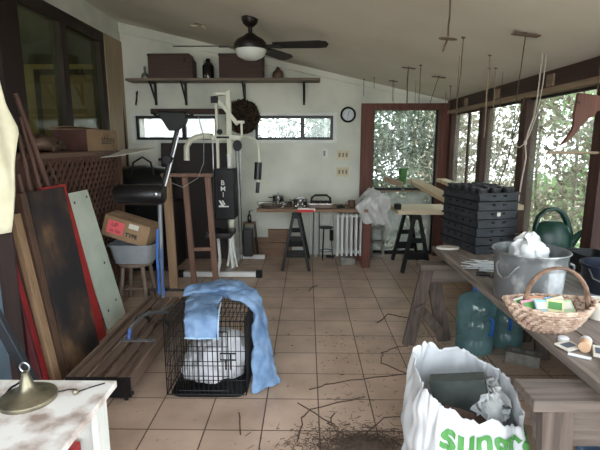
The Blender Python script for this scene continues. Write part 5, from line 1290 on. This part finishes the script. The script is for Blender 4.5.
MB().tube([(-.69, 2.378, .415), (-.6, 2.376, .414), (-.51, 2.378, .415)], .004, 6).build('hem', M['denim_seam'], t, smooth=True)

# ---- floor litter
tw = []
for i, pts in enumerate((((.15, 2.20, .006), (-.05, 2.40, .006)), ((.02, 2.55, .006), (.12, 2.6, .006), (.35, 2.68, .006), (.7, 2.75, .006), (1.05, 2.85, .006)),
      ((-.05, 2.05, .006), (-.02, 2.25, .006), (.02, 2.33, .006), (.35, 2.47, .006)), ((.66, 2.75, .006), (.52, 2.9, .006), (.55, 3.05, .006), (.68, 3.15, .006), (.76, 3.16, .006)),
      ((.2, 2.1, .008), (.12, 2.2, .008), (.16, 2.3, .008)), ((.3, 2.1, .008), (.42, 2.25, .01), (.7, 2.3, .008)), ((-.35, 2.1, .006), (-.38, 2.3, .006)), ((.6, 3.6, .006), (.72, 3.8, .006), (.9, 3.7, .006)), ((.02, 4.42, .006), (.06, 4.55, .006), (.12, 4.62, .006)))):
    P = []
    for a, b in zip(pts, pts[1:]): P += [V(a).lerp(V(b), k / 4) + V((R.uniform(-.008, .008), R.uniform(-.008, .008), 0)) for k in range(4)]
    P.append(V(pts[-1]))
    o = MB().tube(P, .0035, 5).build('twig', M['twig'], smooth=True); tag(o, 'thin dry twig lying on the tiled floor', 'twig', 'twigs on the tiles')
lv0 = None
spots = [(R.uniform(-.3, 1.3), R.uniform(2.1, 4.8)) for _ in range(30)] + [(R.uniform(.9, 1.75), R.uniform(2.4, 3.4)) for _ in range(26)]
for x, y in spots:
    if lv0 is None:
        lv0 = MB().add([(x - .02, y, .003), (x, y - .009, .008), (x + .02, y, .004), (x, y + .009, .008), (x, y, .005)], [[0, 1, 4], [1, 2, 4], [2, 3, 4], [3, 0, 4]]).build('dry_leaf', M['leafbrown'])
        tag(lv0, 'small dry brown leaf lying on the tiled floor', 'leaf', 'dry leaves on the tiles')
    else:
        o = lv0.copy(); COL.objects.link(o); o.location = (x, y, .003); o.rotation_euler = (0, 0, R.uniform(0, 6.28)); s = R.uniform(.4, 1.0); o.scale = (s, s, s)
db = MB()
def frag(x, y, z, L):
    a = R.uniform(0, 6.28); d = V((math.cos(a) * L, math.sin(a) * L, R.uniform(-.004, .008))); db.bar(V((x, y, z)) - d / 2, V((x, y, z)) + d / 2, R.uniform(.001, .003), .0015)
for _ in range(2600):
    r = abs(R.gauss(0, .13)); a = R.uniform(0, 6.28); x, y = .27 + r * 1.5 * math.cos(a), 2.02 + r * .75 * math.sin(a)
    frag(x, y, .004 + max(0, .03 - r * .2) * R.random(), R.uniform(.01, .05))
for _ in range(500): frag(R.uniform(.1, 1.7), R.uniform(2.0, 3.4), .004, R.uniform(.006, .03))
stuff(db.build('debris', M['twig'], origin=(.27, 2.02, 0)), 'dark scatter of plant debris and soil on the tiles near the soil bag', 'debris')
